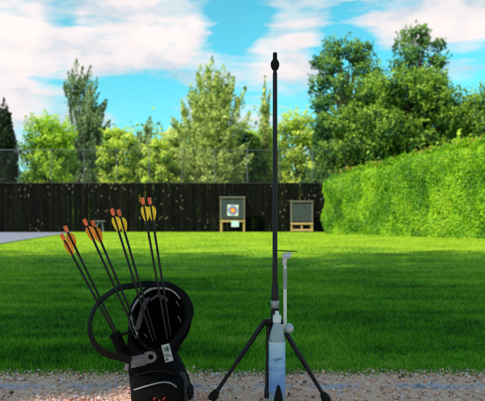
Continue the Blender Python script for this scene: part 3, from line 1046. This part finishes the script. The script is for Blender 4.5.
# pale support rod with silver clamp, fixed to the tripod by a knob
QY = 1.50
def qz(y): return zz(y, QY)
qx = px(285, QY)
bm = bmesh.new()
lathe(bm, (qx, QY, 0), [(0.0046, qz(331)), (0.0046, qz(290)), (0.0042, qz(289)), (0.0042, qz(260))])
sr = obj('support_rod', bm, M['pale_rod'], root)
sr['label'] = 'pale slim rod with grey grip'
bm = bmesh.new()
prof = []
for i in range(15):
    y = 289 - i * 1.4
    prof += [(0.0058, qz(y)), (0.0050, qz(y - 0.7))]
lathe(bm, (qx, QY, 0), prof, 16)
obj('grip', bm, M['grip'], sr)
bm = bmesh.new()
box(bm, (px(286, QY), QY, qz(256)), (0.018, 0.016, 0.015), Matrix.Rotation(R(-8), 4, 'Y'))
box(bm, (px(289.5, QY), QY, qz(254.5)), (0.012, 0.012, 0.011), Matrix.Rotation(R(20), 4, 'Y'))
box(bm, (px(284.5, QY), QY, qz(262)), (0.011, 0.012, 0.018))
tube(bm, [W(287, 255, QY - 0.012), W(287, 255, QY + 0.014)], 0.005, 12)
obj('clamp', bm, M['silver'], sr, bevel=0.0012)
bm = bmesh.new()
tube(bm, [W(277.5, 250.6, QY), W(286, 251, QY), W(297.5, 251.6, QY)], [0.0012, 0.0016, 0.001], 8)
obj('cross_pin', bm, M['black_metal'], sr)
bm = bmesh.new()
kx = px(289, QY)
tube(bm, [(kx, QY + 0.006, qz(328)), (kx, QY - 0.012, qz(328)), (kx, QY - 0.016, qz(328))], [0.0125, 0.0125, 0.009], 10)
tube(bm, [(kx, QY - 0.016, qz(328)), (kx, QY - 0.022, qz(328))], [0.006, 0.005], 10)
box(bm, (px(281, QY), QY + 0.004, qz(327)), (0.040, 0.010, 0.014))
obj('knob', bm, M['silver'], sr, bevel=0.001)

# ------------------------------------------------------------------ blue bottle
BOY = 1.462
bxc = px(277, BOY)
def bz(y): return zz(y, BOY)
root = empty('water_bottle', (bxc, BOY, 0))
tag(root, 'slim clear blue water bottle with a printed blue sleeve under the tripod', 'bottle')
r0 = 0.0208
bm = bmesh.new()
lathe(bm, (bxc, BOY, 0), [(0.012, 0.004), (0.017, 0.001), (r0 - 0.002, 0.003), (r0, 0.010), (r0, 0.022), (r0 - 0.001, 0.025), (r0, 0.028), (r0, bz(342)), (r0 * 0.96, bz(338)), (r0 * 0.80, bz(332)),
                          (r0 * 0.55, bz(326)), (r0 * 0.45, bz(323)), (r0 * 0.45, bz(320))], 36)
obj('body', bm, M['bottle'], root)
bm = bmesh.new()
tube(bm, [(bxc, BOY, 0.030), (bxc, BOY, bz(341))], r0 + 0.0006, 40, caps=False)
sl_m, n, out = new_mat('blue_sleeve')
p = n('ShaderNodeBsdfPrincipled', i_Roughness=0.3)
geo = n('ShaderNodeNewGeometry'); sep = n('ShaderNodeSeparateXYZ'); n.link(geo.outputs['Position'], sep.inputs[0])
mr = n('ShaderNodeMapRange'); mr.inputs['From Min'].default_value = 0.03; mr.inputs['From Max'].default_value = bz(341); n.link(sep.outputs['Z'], mr.inputs['Value'])
rp = ramp(n, [(0.0, (0.20, 0.34, 0.74)), (0.45, (0.22, 0.42, 0.80)), (0.62, (0.26, 0.52, 0.84)), (0.85, (0.38, 0.64, 0.84)), (1.0, (0.50, 0.72, 0.86))])
n.link(mr.outputs[0], rp.inputs['Fac'])
wv = n('ShaderNodeTexNoise', i_Scale=60.0, i_Detail=4.0)
n.link(geo.outputs['Position'], wv.inputs['Vector'])
mx = n('ShaderNodeMixRGB', blend_type='OVERLAY'); mx.inputs[0].default_value = 0.35
n.link(rp.outputs[0], mx.inputs[1]); n.link(wv.outputs['Fac'], mx.inputs[2])
n.link(mx.outputs[0], p.inputs['Base Color']); n.link(p.outputs[0], out.inputs['Surface'])
sl = obj('sleeve', bm, sl_m, root)
for y0, y1 in ((364.5, 362.5), (352, 351), (371.5, 370.8)):
    bm = bmesh.new()
    tube(bm, [(bxc, BOY, bz(y0)), (bxc, BOY, bz(y1))], r0 + 0.0010, 40, caps=False)
    obj('printed_band', bm, M['sleeve_pale'], sl)
bm = bmesh.new()          # dark scribbled wordmark, illegible in the photograph
pts = []
for i in range(60):
    t = i / 59
    ph = t * 2 * math.pi * 4.5
    a = R(-90) + (t - 0.5) * 1.05 + 0.07 * math.cos(ph)
    zc = bz(357.5) + (0.0042 if 0.3 < t < 0.55 else 0.0026) * math.sin(ph) + 0.003 * (t - .5)
    pts.append((bxc + math.cos(a) * (r0 + 0.0012), BOY + math.sin(a) * (r0 + 0.0012), zc))
tube(bm, pts, 0.00055, 6)
obj('printed_script', bm, M['ink'], sl)
bm = bmesh.new()
prof = [(0.0088, bz(322.5)), (0.0108, bz(322))] + [(0.0108, bz(316)), (0.0098, bz(315)), (0.0055, bz(314.6)), (0.005, bz(311.5)), (0.0035, bz(311))]
lathe(bm, (bxc, BOY, 0), prof, 20)
obj('cap', bm, M['cap'], root)

# black pointed cone in front of the bottle
ky = 1.405
kx = px(278.5, ky)
bm = bmesh.new()
lathe(bm, (kx, ky, 0), [(0.016, 0.0), (0.0165, 0.006), (0.0135, 0.018), (0.0095, 0.038), (0.0055, 0.056), (0.0025, 0.063)], 14)
tag(obj('rubber_cone', bm, M['black_rubber'], None), 'small black pointed rubber cone on the gravel in front of the blue bottle', 'cone')

# ------------------------------------------------------------------ quiver bag
AY = 1.50
K = FPX / AY
def ax_(x): return (x - 242.5) / K
def az(y): return CAMZ + (224 - y) / K
root = empty('quiver_bag', (ax_(158), AY, 0))
tag(root, 'black fabric archery quiver bag with grey piping and a looped belt standing on the gravel', 'quiver')
mc = Vector((ax_(160), AY, az(317)))
mu = Vector((0.083, 0.0, 0.004))
mv = Vector((-0.004, 0.050, 0.086))
outer = [
    (Vector((ax_(161), AY + 0.01, 0.000)), Vector((0.072, 0, 0)), Vector((0, 0.052, 0))),
    (Vector((ax_(161), AY + 0.01, 0.010)), Vector((0.079, 0, 0)), Vector((0, 0.058, 0))),
    (Vector((ax_(159.5), AY + 0.01, 0.045)), Vector((0.079, 0, 0)), Vector((0, 0.060, 0))),
    (Vector((ax_(155.5), AY + 0.01, 0.088)), Vector((0.074, 0, -0.004)), Vector((0, 0.060, 0))),
    (Vector((ax_(151), AY + 0.01, 0.118)), Vector((0.069, 0, -0.006)), Vector((0, 0.057, 0.006))),
    (Vector((ax_(152.5), AY + 0.008, 0.150)), Vector((0.066, 0, -0.004)), Vector((0, 0.056, 0.022))),
    (Vector((ax_(156), AY + 0.005, 0.186)), Vector((0.074, 0, 0.0)), Vector((0, 0.054, 0.052))),
    (mc + Vector((0, 0.006, -0.012)), mu, mv),
]
inner = [(mc + Vector((0, 0, 0)), mu * 0.80, mv * 0.80)]
for f, (c, u, v) in zip((0.80, 0.86, 0.86, 0.86), outer[6:2:-1]):
    inner.append((c + Vector((0, 0, 0.01)), u * f, v * f))
bm = bmesh.new()
loft(bm, outer, 40, cap1=False, e=0.86, squeeze=[0, 0, 0, 0, 0, 0, 0.1, 0.3])
obj('body', bm, M['black_fabric'], root)
bm = bmesh.new()
loft(bm, inner, 40, cap0=False, cap1=True, squeeze=[0.3, 0.1, 0, 0, 0])
obj('lining', bm, M['inside'], root)


def mouth(th, f, lift=0.0):
    nrm = mu.cross(mv).normalized()
    if nrm.y > 0: nrm = -nrm
    sq = 1 - 0.3 * max(0, -math.sin(th)) ** 1.3 + 0.05 * max(0, math.cos(th - R(25))) ** 3
    return mc + mu * (f * sq * math.cos(th)) + mv * (f * math.sin(th)) + nrm * lift


bm = bmesh.new()                        # padded rim, thickest on the upper right
rings = []
for i in range(49):
    th = 2 * math.pi * i / 48
    thick = 0.5 + 0.5 * math.cos(th - R(35))
    fo, fi = 1.0 + 0.03 * thick, 0.90 - 0.15 * thick
    wob = 0.012 * math.sin(th * 5) + 0.008 * math.sin(th * 11)
    fo += wob
    cen = (mouth(th, fo) + mouth(th, fi)) / 2
    du = (mouth(th, fo) - mouth(th, fi)) / 2
    dv = (mouth(th, 1, 0.009) - mouth(th, 1))
    rings.append((cen, du, dv))
loft(bm, rings, 12, cap0=False, cap1=False)
bmesh.ops.remove_doubles(bm, verts=bm.verts, dist=0.0004)
obj('padded_rim', bm, M['black_web'], root, auto=False)
bm = bmesh.new()                        # pale piping round the left and top of the opening
pts, rr = [], []
for i in range(41):
    th = R(212 - i * (212 - 36) / 40)
    thick = 0.5 + 0.5 * math.cos(th - R(35))
    pts.append(mouth(th, 0.90 - 0.13 * thick + 0.010 * math.sin(th * 7), 0.0085))
    rr.append(0.0014 + 0.0016 * math.sin(math.pi * min(1, (i + 2) / 44)) * (1.15 - 0.35 * math.sin(i * 0.8)))
tube(bm, pts, rr, 8)
obj('piping', bm, M['grey_piping'], root)
bm = bmesh.new()                        # grey mesh panel on the left of the opening
P0 = []
for i in range(12):
    th = R(214 - i * 5.5)
    P0.append((mouth(th, 1.02, 0.002), mouth(th, 0.86, 0.0105)))
for (a, b), (c, d) in zip(P0, P0[1:]):
    bm.faces.new([bm.verts.new(v) for v in (a, b, d, c)])
bmesh.ops.remove_doubles(bm, verts=bm.verts, dist=0.0002)
obj('side_panel', bm, M['grey_mesh'], root)

# dividers and straps seen inside the mouth
bm = bmesh.new()
ribbon(bm, [W(147, 298, 1.50), W(142, 312, 1.485), W(137, 330, 1.475)], [Vector((0.006, 0.006, 0.003))] * 3, 0.001)
ribbon(bm, [W(150, 300, 1.52), W(158, 295, 1.525), W(168, 300, 1.52)], [Vector((0.0, 0.006, 0.003))] * 3, 0.001)
obj('divider', bm, M['grey_mesh'], root)
for a_, b_ in (((176, 301), (179, 306)), ((178, 316), (181, 322)), ((144, 334), (147, 337)), ((136, 334), (138, 338))):
    bm = bmesh.new()
    tube(bm, [W(a_[0], a_[1], 1.455), W(b_[0], b_[1], 1.450)], [0.0014, 0.0018], 8)
    obj('zip_pull', bm, M['grey_mesh'], root)

# belt loop standing out to the left
lp = [(176, 291, .062), (161, 285.5, .058), (147, 284, .045), (134, 285.5, .03), (120, 288, .02), (107, 295, .01), (96, 306, 0), (90.5, 320, -.01), (90.5, 334, -.015), (97, 347, -.02), (108, 354.5, -.03), (121, 357.5, -.045), (131, 361, -.062)]
pts = smooth_path([W(a, b, AY + c) for a, b, c in lp], 6)
wd = []
for i, p_ in enumerate(pts):
    t = (pts[min(i + 1, len(pts) - 1)] - pts[max(i - 1, 0)]).normalized()
    nrm = Vector((0, 1, 0)).cross(t).normalized()
    f = i / (len(pts) - 1)
    wp = 0.0100 - 0.0045 * math.sin(math.pi * min(1, f * 1.25))
    wd.append(nrm * wp + Vector((0, 0.011, 0)) * (0.3 + 0.7 * math.sin(math.pi * f)))
bm = bmesh.new()
ribbon(bm, pts, wd, 0.0016)
belt = obj('belt_loop', bm, M['black_web'], root)

# waist strap round the bag + grey buckle
bm = bmesh.new()
st_c = Vector((ax_(152.3), AY + 0.01, 0.127))
pts = []
for i in range(41):
    th = 2 * math.pi * i / 40
    ca, sa = math.cos(th), math.sin(th)
    pts.append(st_c + Vector((0.0715 * math.copysign(abs(ca) ** .86, ca), 0.0615 * math.copysign(abs(sa) ** .86, sa), 0.0155 * ca + 0.016 * (sa if sa > 0 else 0))))
ribbon(bm, pts, [Vector((0, 0, 0.0125))] * len(pts), 0.0012)
strap = obj('waist_strap', bm, M['black_web'], root)
RB = Matrix.Rotation(R(-12), 4, 'Y')
bm = bmesh.new()
yb = 1.443
box(bm, W(138.5, 361, yb), (0.040, 0.008, 0.027), RB)
for k in (-1, 1):
    box(bm, W(138.5, 361 + k * 5.2, yb - 0.005), (0.040, 0.004, 0.003), RB)
box(bm, W(139.5, 361, yb - 0.0045), (0.022, 0.003, 0.014), RB)
obj('buckle', bm, M['buckle'], strap, bevel=0.0018)
bm = bmesh.new()                        # D-shaped buckle end with a hole
c0 = W(150.5, 357, yb - 0.002)
for dy in (0,):
    ro, ri = [], []
    for i in range(28):
        a = 2 * math.pi * i / 28
        x_ = math.cos(a); z_ = math.sin(a)
        if x_ < 0: xo, zo = -0.013 * min(1, abs(x_) * 2.2), 0.0145 * math.copysign(abs(z_) ** 0.35, z_)
        else: xo, zo = 0.0155 * x_, 0.0145 * z_
        ro.append((xo, zo)); ri.append((0.0068 * x_ + 0.001, 0.0068 * z_))
    lay = []
    for yy in (-0.003, 0.004):
        for ringp in (ro, ri):
            lay.append([bm.verts.new(c0 + RB.to_3x3() @ Vector((a, yy, b))) for a, b in ringp])
    for i in range(28):
        j = (i + 1) % 28
        bm.faces.new((lay[0][i], lay[0][j], lay[1][j], lay[1][i]))
        bm.faces.new((lay[2][i], lay[2][j], lay[3][j], lay[3][i]))
        bm.faces.new((lay[0][i], lay[0][j], lay[2][j], lay[2][i]))
        bm.faces.new((lay[1][i], lay[1][j], lay[3][j], lay[3][i]))
obj('buckle_end', bm, M['buckle'], strap, bevel=0.001)
bm = bmesh.new()
box(bm, W(127.3, 365, yb + 0.012), (0.012, 0.007, 0.030), Matrix.Rotation(R(12), 4, 'Y'))
obj('strap_slider', bm, M['buckle'], strap, bevel=0.0018)

for sx_ in (-1, 1):                      # side compression straps and a zip across the pocket top
    bm = bmesh.new()
    pts = smooth_path([W(152 + sx_ * 21.5, 371, 1.447), W(156 + sx_ * 22, 380, 1.452), W(159 + sx_ * 22, 392, 1.455), W(160 + sx_ * 22, 402, 1.458)], 5)
    ribbon(bm, pts, [Vector((0.0045, -0.001 * sx_, 0))] * len(pts), 0.001)
    obj('side_strap', bm, M['black_web'], root)
bm = bmesh.new()
pts = smooth_path([W(133, 376, 1.446), W(143, 373, 1.439), W(155, 371, 1.437), W(167, 371.5, 1.440), W(175, 374, 1.448)], 8)
for a_, b_ in zip(pts, pts[1:]):
    d_ = b_ - a_
    for q_ in (0.25, 0.75):
        box(bm, a_ + d_ * q_, (d_.length * 0.3, 0.003, 0.0035))
obj('zip', bm, M['black_metal'], root, smooth=False)

# white hang tag
RT = Matrix.Rotation(R(-14), 4, 'Y')
tg = Vector(W(167.3, 353, 1.4425))
bm = bmesh.new()
box(bm, tg, (0.021, 0.0018, 0.045), RT)
tago = obj('tag', bm, M['white_tag'], root, bevel=0.0005)
bm = bmesh.new()
for (a, b, w_, h_) in ((-0.001, 0.010, 0.009, 0.009), (0.004, 0.010, 0.004, 0.014), (-0.002, -0.004, 0.012, 0.002), (0.001, -0.009, 0.014, 0.0018), (-0.005, -0.016, 0.007, 0.006)):
    box(bm, tg + RT.to_3x3() @ Vector((a, -0.0014, b)), (w_, 0.0012, h_), RT)
obj('tag_print', bm, M['tag_ink'], tago, smooth=False)

# front pocket with grey piping and red embroidery
bm = bmesh.new()
pc = Vector((ax_(159.5), AY - 0.028, 0.045))
loft(bm, [(pc + Vector((0, 0.0, -0.043)), (0.066, 0, 0), (0, 0.040, 0)), (pc + Vector((0, 0, -0.03)), (0.068, 0, 0), (0, 0.050, 0)), (pc, (0.068, 0, 0), (0, 0.052, 0)),
          (pc + Vector((-0.002, 0, 0.022)), (0.068, 0, -0.004), (0, 0.046, 0)), (pc + Vector((-0.003, 0.008, 0.036)), (0.055, 0, -0.004), (0, 0.032, 0))], 36, e=0.7)
pk = obj('front_pocket', bm, M['black_fabric'], root)
bm = bmesh.new()
pts = smooth_path([W(134, 390, 1.430), W(142, 387.5, 1.4195), W(152, 384.5, 1.4175), W(162, 382.4, 1.4185), W(170, 383, 1.4215), W(176.5, 387, 1.428)], 6)
tube(bm, pts, 0.0018, 8)
obj('piping', bm, M['grey_piping'], pk)
bm = bmesh.new()
for (a, b, w_, h_, rt) in ((154, 399.0, .0035, .006, 12), (155.8, 397.8, .004, .002, 20), (159.5, 400.5, .0035, .004, -15), (163.5, 399, .003, .006, 8), (165, 397.8, .004, .002, -10)):
    box(bm, W(a, b, 1.419), (w_, 0.0016, h_), Matrix.Rotation(R(rt), 4, 'Y'))
obj('embroidery', bm, M['red_thread'], pk, smooth=False)
bm = bmesh.new()
pts = smooth_path([W(181, 372, 1.475), W(184, 381, 1.468), W(186, 391, 1.465), W(187, 400, 1.465)], 5)
ribbon(bm, pts, [Vector((0.009, -0.004, 0.0))] * len(pts), 0.002)
obj('side_mesh', bm, M['grey_mesh'], root)
bm = bmesh.new()
tube(bm, [W(189.3, 384, 1.47), W(190.2, 387, 1.465), W(190.6, 394, 1.462), W(189.5, 399, 1.465)], [0.005, 0.0085, 0.0085, 0.005], 12)
obj('side_clip', bm, M['black_rubber'], root)
bm = bmesh.new()                        # arrow tube outside the left of the bag
tube(bm, [W(126, 360, 1.495), W(120.5, 347, 1.495), W(115, 333.5, 1.495)], [0.014, 0.0145, 0.0150], 16, caps=False)
obj('arrow_tube', bm, M['black_fabric'], root)
bm = bmesh.new()
tube(bm, [W(120, 335, 1.478), W(127, 333, 1.47), W(133, 335, 1.465)], [0.004, 0.0035, 0.004], 8)
obj('tube_strap', bm, M['black_web'], root)


# ------------------------------------------------------------------ arrows
def arrow(n0, n1, ydep, vane, label, roll):
    a, b = W(n0[0], n0[1], ydep[0]), W(n1[0], n1[1], ydep[1])
    d = (b - a).normalized()
    root = empty('arrow', a)
    tag(root, label, 'arrow', 'arrows standing in the quiver')
    bm = bmesh.new()
    tube(bm, [a + d * 0.012, b], 0.0030, 10)
    obj('shaft', bm, M['carbon'], root)
    u = Vector((0, 1, 0)) - d * d.y
    u.normalize()
    v = d.cross(u)
    bm = bmesh.new()
    tube(bm, [a + d * 0.022, a + d * 0.014, a + d * 0.010], [0.0040, 0.0054, 0.0054], 12)
    for s in (-1, 1):
        tube(bm, [a + d * 0.010 + v * s * 0.0020, a + d * 0.003 + v * s * 0.0026], [0.0033, 0.0024], 8)
    obj('nock', bm, M['nock'], root)
    for k in range(3):
        th = R(roll + k * 120)
        w = u * math.cos(th) + v * math.sin(th)
        nn = d.cross(w) * 0.00035
        bm = bmesh.new()
        prof = [(0.022, 0.0015), (0.0235, 0.0050), (0.028, 0.0085), (0.035, 0.0100), (0.043, 0.0092), (0.053, 0.0060), (0.061, 0.0015)]
        L, Rr = [], []
        for z_, h_ in prof:
            z_ = z_ + 0.004
            row = [a + d * z_ + w * 0.0013, a + d * z_ + w * (h_ + 0.0028) + nn * 3]
            L.append([bm.verts.new(p_ + nn) for p_ in row])
            Rr.append([bm.verts.new(p_ - nn) for p_ in row])
        for i in range(len(prof) - 1):
            bm.faces.new((L[i][0], L[i + 1][0], L[i + 1][1], L[i][1]))
            bm.faces.new((Rr[i][1], Rr[i + 1][1], Rr[i + 1][0], Rr[i][0]))
            bm.faces.new((L[i][1], L[i + 1][1], Rr[i + 1][1], Rr[i][1]))
        obj('vane', bm, vane, root)


O_, Y_ = M['vane_o'], M['vane_y']
arrow((60.5, 233), (118.5, 341), (1.49, 1.497), O_, 'orange fletched arrow, leftmost in the quiver with the lowest nock', 75)
arrow((64.2, 225), (121.5, 342), (1.51, 1.497), O_, 'orange fletched arrow second from left, leaning over the belt loop', 95)
arrow((83.5, 218), (138, 338), (1.49, 1.480), O_, 'orange fletched arrow third from left, with pale orange vanes', 85)
arrow((91.5, 219.5), (141, 336), (1.51, 1.490), O_, 'orange fletched arrow fourth from left, just right of its pale twin', 100)
arrow((111.3, 207.5), (153, 342), (1.49, 1.48), Y_, 'yellow fletched arrow fifth from left, the left of the middle yellow pair', 90)
arrow((117.8, 208.5), (156, 340), (1.51, 1.49), Y_, 'yellow fletched arrow third from right, in the lower yellow pair', 80)
arrow((142, 196.5), (168, 342), (1.49, 1.48), Y_, 'yellow fletched arrow second from right, left one of the highest pair', 92)
arrow((149, 196.5), (171.5, 340), (1.51, 1.49), Y_, 'yellow fletched arrow furthest right, right one of the highest pair', 82)

# ------------------------------------------------------------------ sun, sky, camera
EL = R(42)
SD = Vector((-0.75, -0.66, 0)).normalized()
to_sun = Vector((SD.x * math.cos(EL), SD.y * math.cos(EL), math.sin(EL)))
sun = bpy.data.lights.new('sun', 'SUN')
sun.energy = 5.0
sun.angle = R(0.5)
sun.color = (1.0, 0.94, 0.82)
so = bpy.data.objects.new('sun', sun)
so.rotation_euler = (-to_sun).to_track_quat('-Z', 'Y').to_euler()
so.location = to_sun * 60
col.objects.link(so)

w = bpy.data.worlds.new('World')
scene.world = w
w.use_nodes = True
w.node_tree.nodes.clear()
n = N(w.node_tree)
out = n('ShaderNodeOutputWorld')
bg = n('ShaderNodeBackground')
bg.inputs['Strength'].default_value = 0.14
sky = n('ShaderNodeTexSky')
sky.sky_type = 'NISHITA'
sky.sun_disc = False
sky.sun_elevation = EL
sky.sun_rotation = math.atan2(SD.x, SD.y)
sky.air_density = 1.0
sky.dust_density = 0.4
sky.ozone_density = 1.5
tint = n('ShaderNodeMixRGB', blend_type='MULTIPLY')
tint.inputs[0].default_value = 1.0
tint.inputs[2].default_value = (0.42, 1.75, 1.45, 1)
n.link(sky.outputs[0], tint.inputs[1])
tc = n('ShaderNodeTexCoord')
nrm = n('ShaderNodeVectorMath', operation='NORMALIZE')
n.link(tc.outputs['Generated'], nrm.inputs[0])
mp = n('ShaderNodeMapping')
mp.inputs['Scale'].default_value = (1.0, 1.0, 3.2)
mp.inputs['Location'].default_value = (0.35, 0.1, 0.22)
n.link(nrm.outputs[0], mp.inputs[0])
n1_ = n('ShaderNodeTexNoise', i_Scale=4.4, i_Detail=10.0, i_Roughness=0.58, i_Distortion=0.5)
n.link(mp.outputs[0], n1_.inputs['Vector'])
mp3 = n('ShaderNodeMapping')
mp3.inputs['Scale'].default_value = (1.0, 1.0, 11.0)
mp3.inputs['Rotation'].default_value = (0, R(4), 0)
n.link(nrm.outputs[0], mp3.inputs[0])
n3_ = n('ShaderNodeTexNoise', i_Scale=3.0, i_Detail=8.0, i_Roughness=0.6, i_Distortion=0.8)
n.link(mp3.outputs[0], n3_.inputs['Vector'])
st_ = n('ShaderNodeMath', operation='MULTIPLY_ADD')
st_.inputs[1].default_value = 0.42
st_.inputs[2].default_value = -0.21
n.link(n3_.outputs['Fac'], st_.inputs[0])
sa_ = n('ShaderNodeMath', operation='ADD')
n.link(n1_.outputs['Fac'], sa_.inputs[0])
n.link(st_.outputs[0], sa_.inputs[1])
val = sa_.outputs[0]


def blob(pxx, pyy, lo, amt, prev):
    d = Vector(((pxx - 242.5) / FPX, 1, (224 - pyy) / FPX)).normalized()
    dp = n('ShaderNodeVectorMath', operation='DOT_PRODUCT')
    dp.inputs[1].default_value = d
    n.link(nrm.outputs[0], dp.inputs[0])
    mr = n('ShaderNodeMapRange')
    mr.interpolation_type = 'SMOOTHSTEP'
    mr.inputs['From Min'].default_value = lo
    mr.inputs['From Max'].default_value = 1.0
    mr.inputs['To Min'].default_value = 0
    mr.inputs['To Max'].default_value = amt
    n.link(dp.outputs['Value'], mr.inputs['Value'])
    ad = n('ShaderNodeMath', operation='ADD')
    n.link(prev, ad.inputs[0])
    n.link(mr.outputs[0], ad.inputs[1])
    return ad.outputs[0]


def ca(pxr): return math.cos(math.atan(pxr / FPX))


for b_ in ((95, 45, ca(75), 0.13), (10, 70, ca(60), 0.16), (20, 30, ca(50), 0.10), (185, 68, ca(62), 0.20), (275, 85, ca(60), 0.17), (130, 14, ca(40), 0.08), (440, 16, ca(75), 0.17), (300, 12, ca(36), 0.10),
           (150, 108, ca(46), -0.22), (345, 45, ca(40), -0.12), (420, 55, ca(40), -0.08), (230, 26, ca(34), -0.12), (60, 12, ca(20), -0.12), (48, 66, ca(26), -0.14), (108, 98, ca(30), -0.14)):
    val = blob(*b_, val)
sp_ = n('ShaderNodeSeparateXYZ')
n.link(nrm.outputs[0], sp_.inputs[0])
bk = n('ShaderNodeMapRange')            # unseen cloud added behind the viewer as fill light for the shade
bk.inputs['From Min'].default_value = 0.1
bk.inputs['From Max'].default_value = -0.5
bk.inputs['To Max'].default_value = 0.14
n.link(sp_.outputs['Y'], bk.inputs['Value'])
ad_ = n('ShaderNodeMath', operation='ADD')
n.link(val, ad_.inputs[0])
n.link(bk.outputs[0], ad_.inputs[1])
val = ad_.outputs[0]
mk = ramp(n, [(0.50, (0.04, 0.04, 0.04)), (0.585, (0.55, 0.55, 0.55)), (0.68, (1, 1, 1))])
n.link(val, mk.inputs['Fac'])
n2_ = n('ShaderNodeTexNoise', i_Scale=7.0, i_Detail=7.0, i_Roughness=0.55)
mp2 = n('ShaderNodeMapping')
mp2.inputs['Scale'].default_value = (1.0, 1.0, 2.0)
n.link(nrm.outputs[0], mp2.inputs[0])
n.link(mp2.outputs[0], n2_.inputs['Vector'])
cc = ramp(n, [(0.38, (3.2, 4.6, 5.5)), (0.52, (6.6, 6.2, 6.3)), (0.66, (7.4, 6.8, 6.7))])
n.link(n2_.outputs['Fac'], cc.inputs['Fac'])
mix = n('ShaderNodeMixRGB')
n.link(mk.outputs[0], mix.inputs[0])
hzr = n('ShaderNodeMapRange')            # pale haze low over the trees
hzr.interpolation_type = 'SMOOTHSTEP'
hzr.inputs['From Min'].default_value = 0.32
hzr.inputs['From Max'].default_value = 0.02
hzr.inputs['To Max'].default_value = 0.62
n.link(sp_.outputs['Z'], hzr.inputs['Value'])
hzm = n('ShaderNodeMixRGB')
hzm.inputs[2].default_value = (2.6, 4.9, 5.7, 1)
n.link(hzr.outputs[0], hzm.inputs[0])
n.link(tint.outputs[0], hzm.inputs[1])
n.link(hzm.outputs[0], mix.inputs[1])
n.link(cc.outputs[0], mix.inputs[2])
n.link(mix.outputs[0], bg.inputs['Color'])
n.link(bg.outputs[0], out.inputs['Surface'])

cam = bpy.data.cameras.new('camera')
cam.sensor_fit = 'HORIZONTAL'
cam.sensor_width = 36
cam.lens = FPX / 485 * 36
cam.shift_y = 23.5 / 485
cam.clip_start = 0.05
cam.clip_end = 4000
cam.dof.use_dof = True
cam.dof.focus_distance = 1.55
cam.dof.aperture_fstop = 7.0
co = bpy.data.objects.new('camera', cam)
co.location = (0, 0, CAMZ)
co.rotation_euler = (R(90), 0, 0)
col.objects.link(co)
scene.camera = co
scene.view_settings.view_transform = 'Standard'
scene.view_settings.look = 'None'
scene.view_settings.exposure = 0
scene.view_settings.gamma = 1
scene.cycles.max_bounces = 6
scene.cycles.transparent_max_bounces = 4
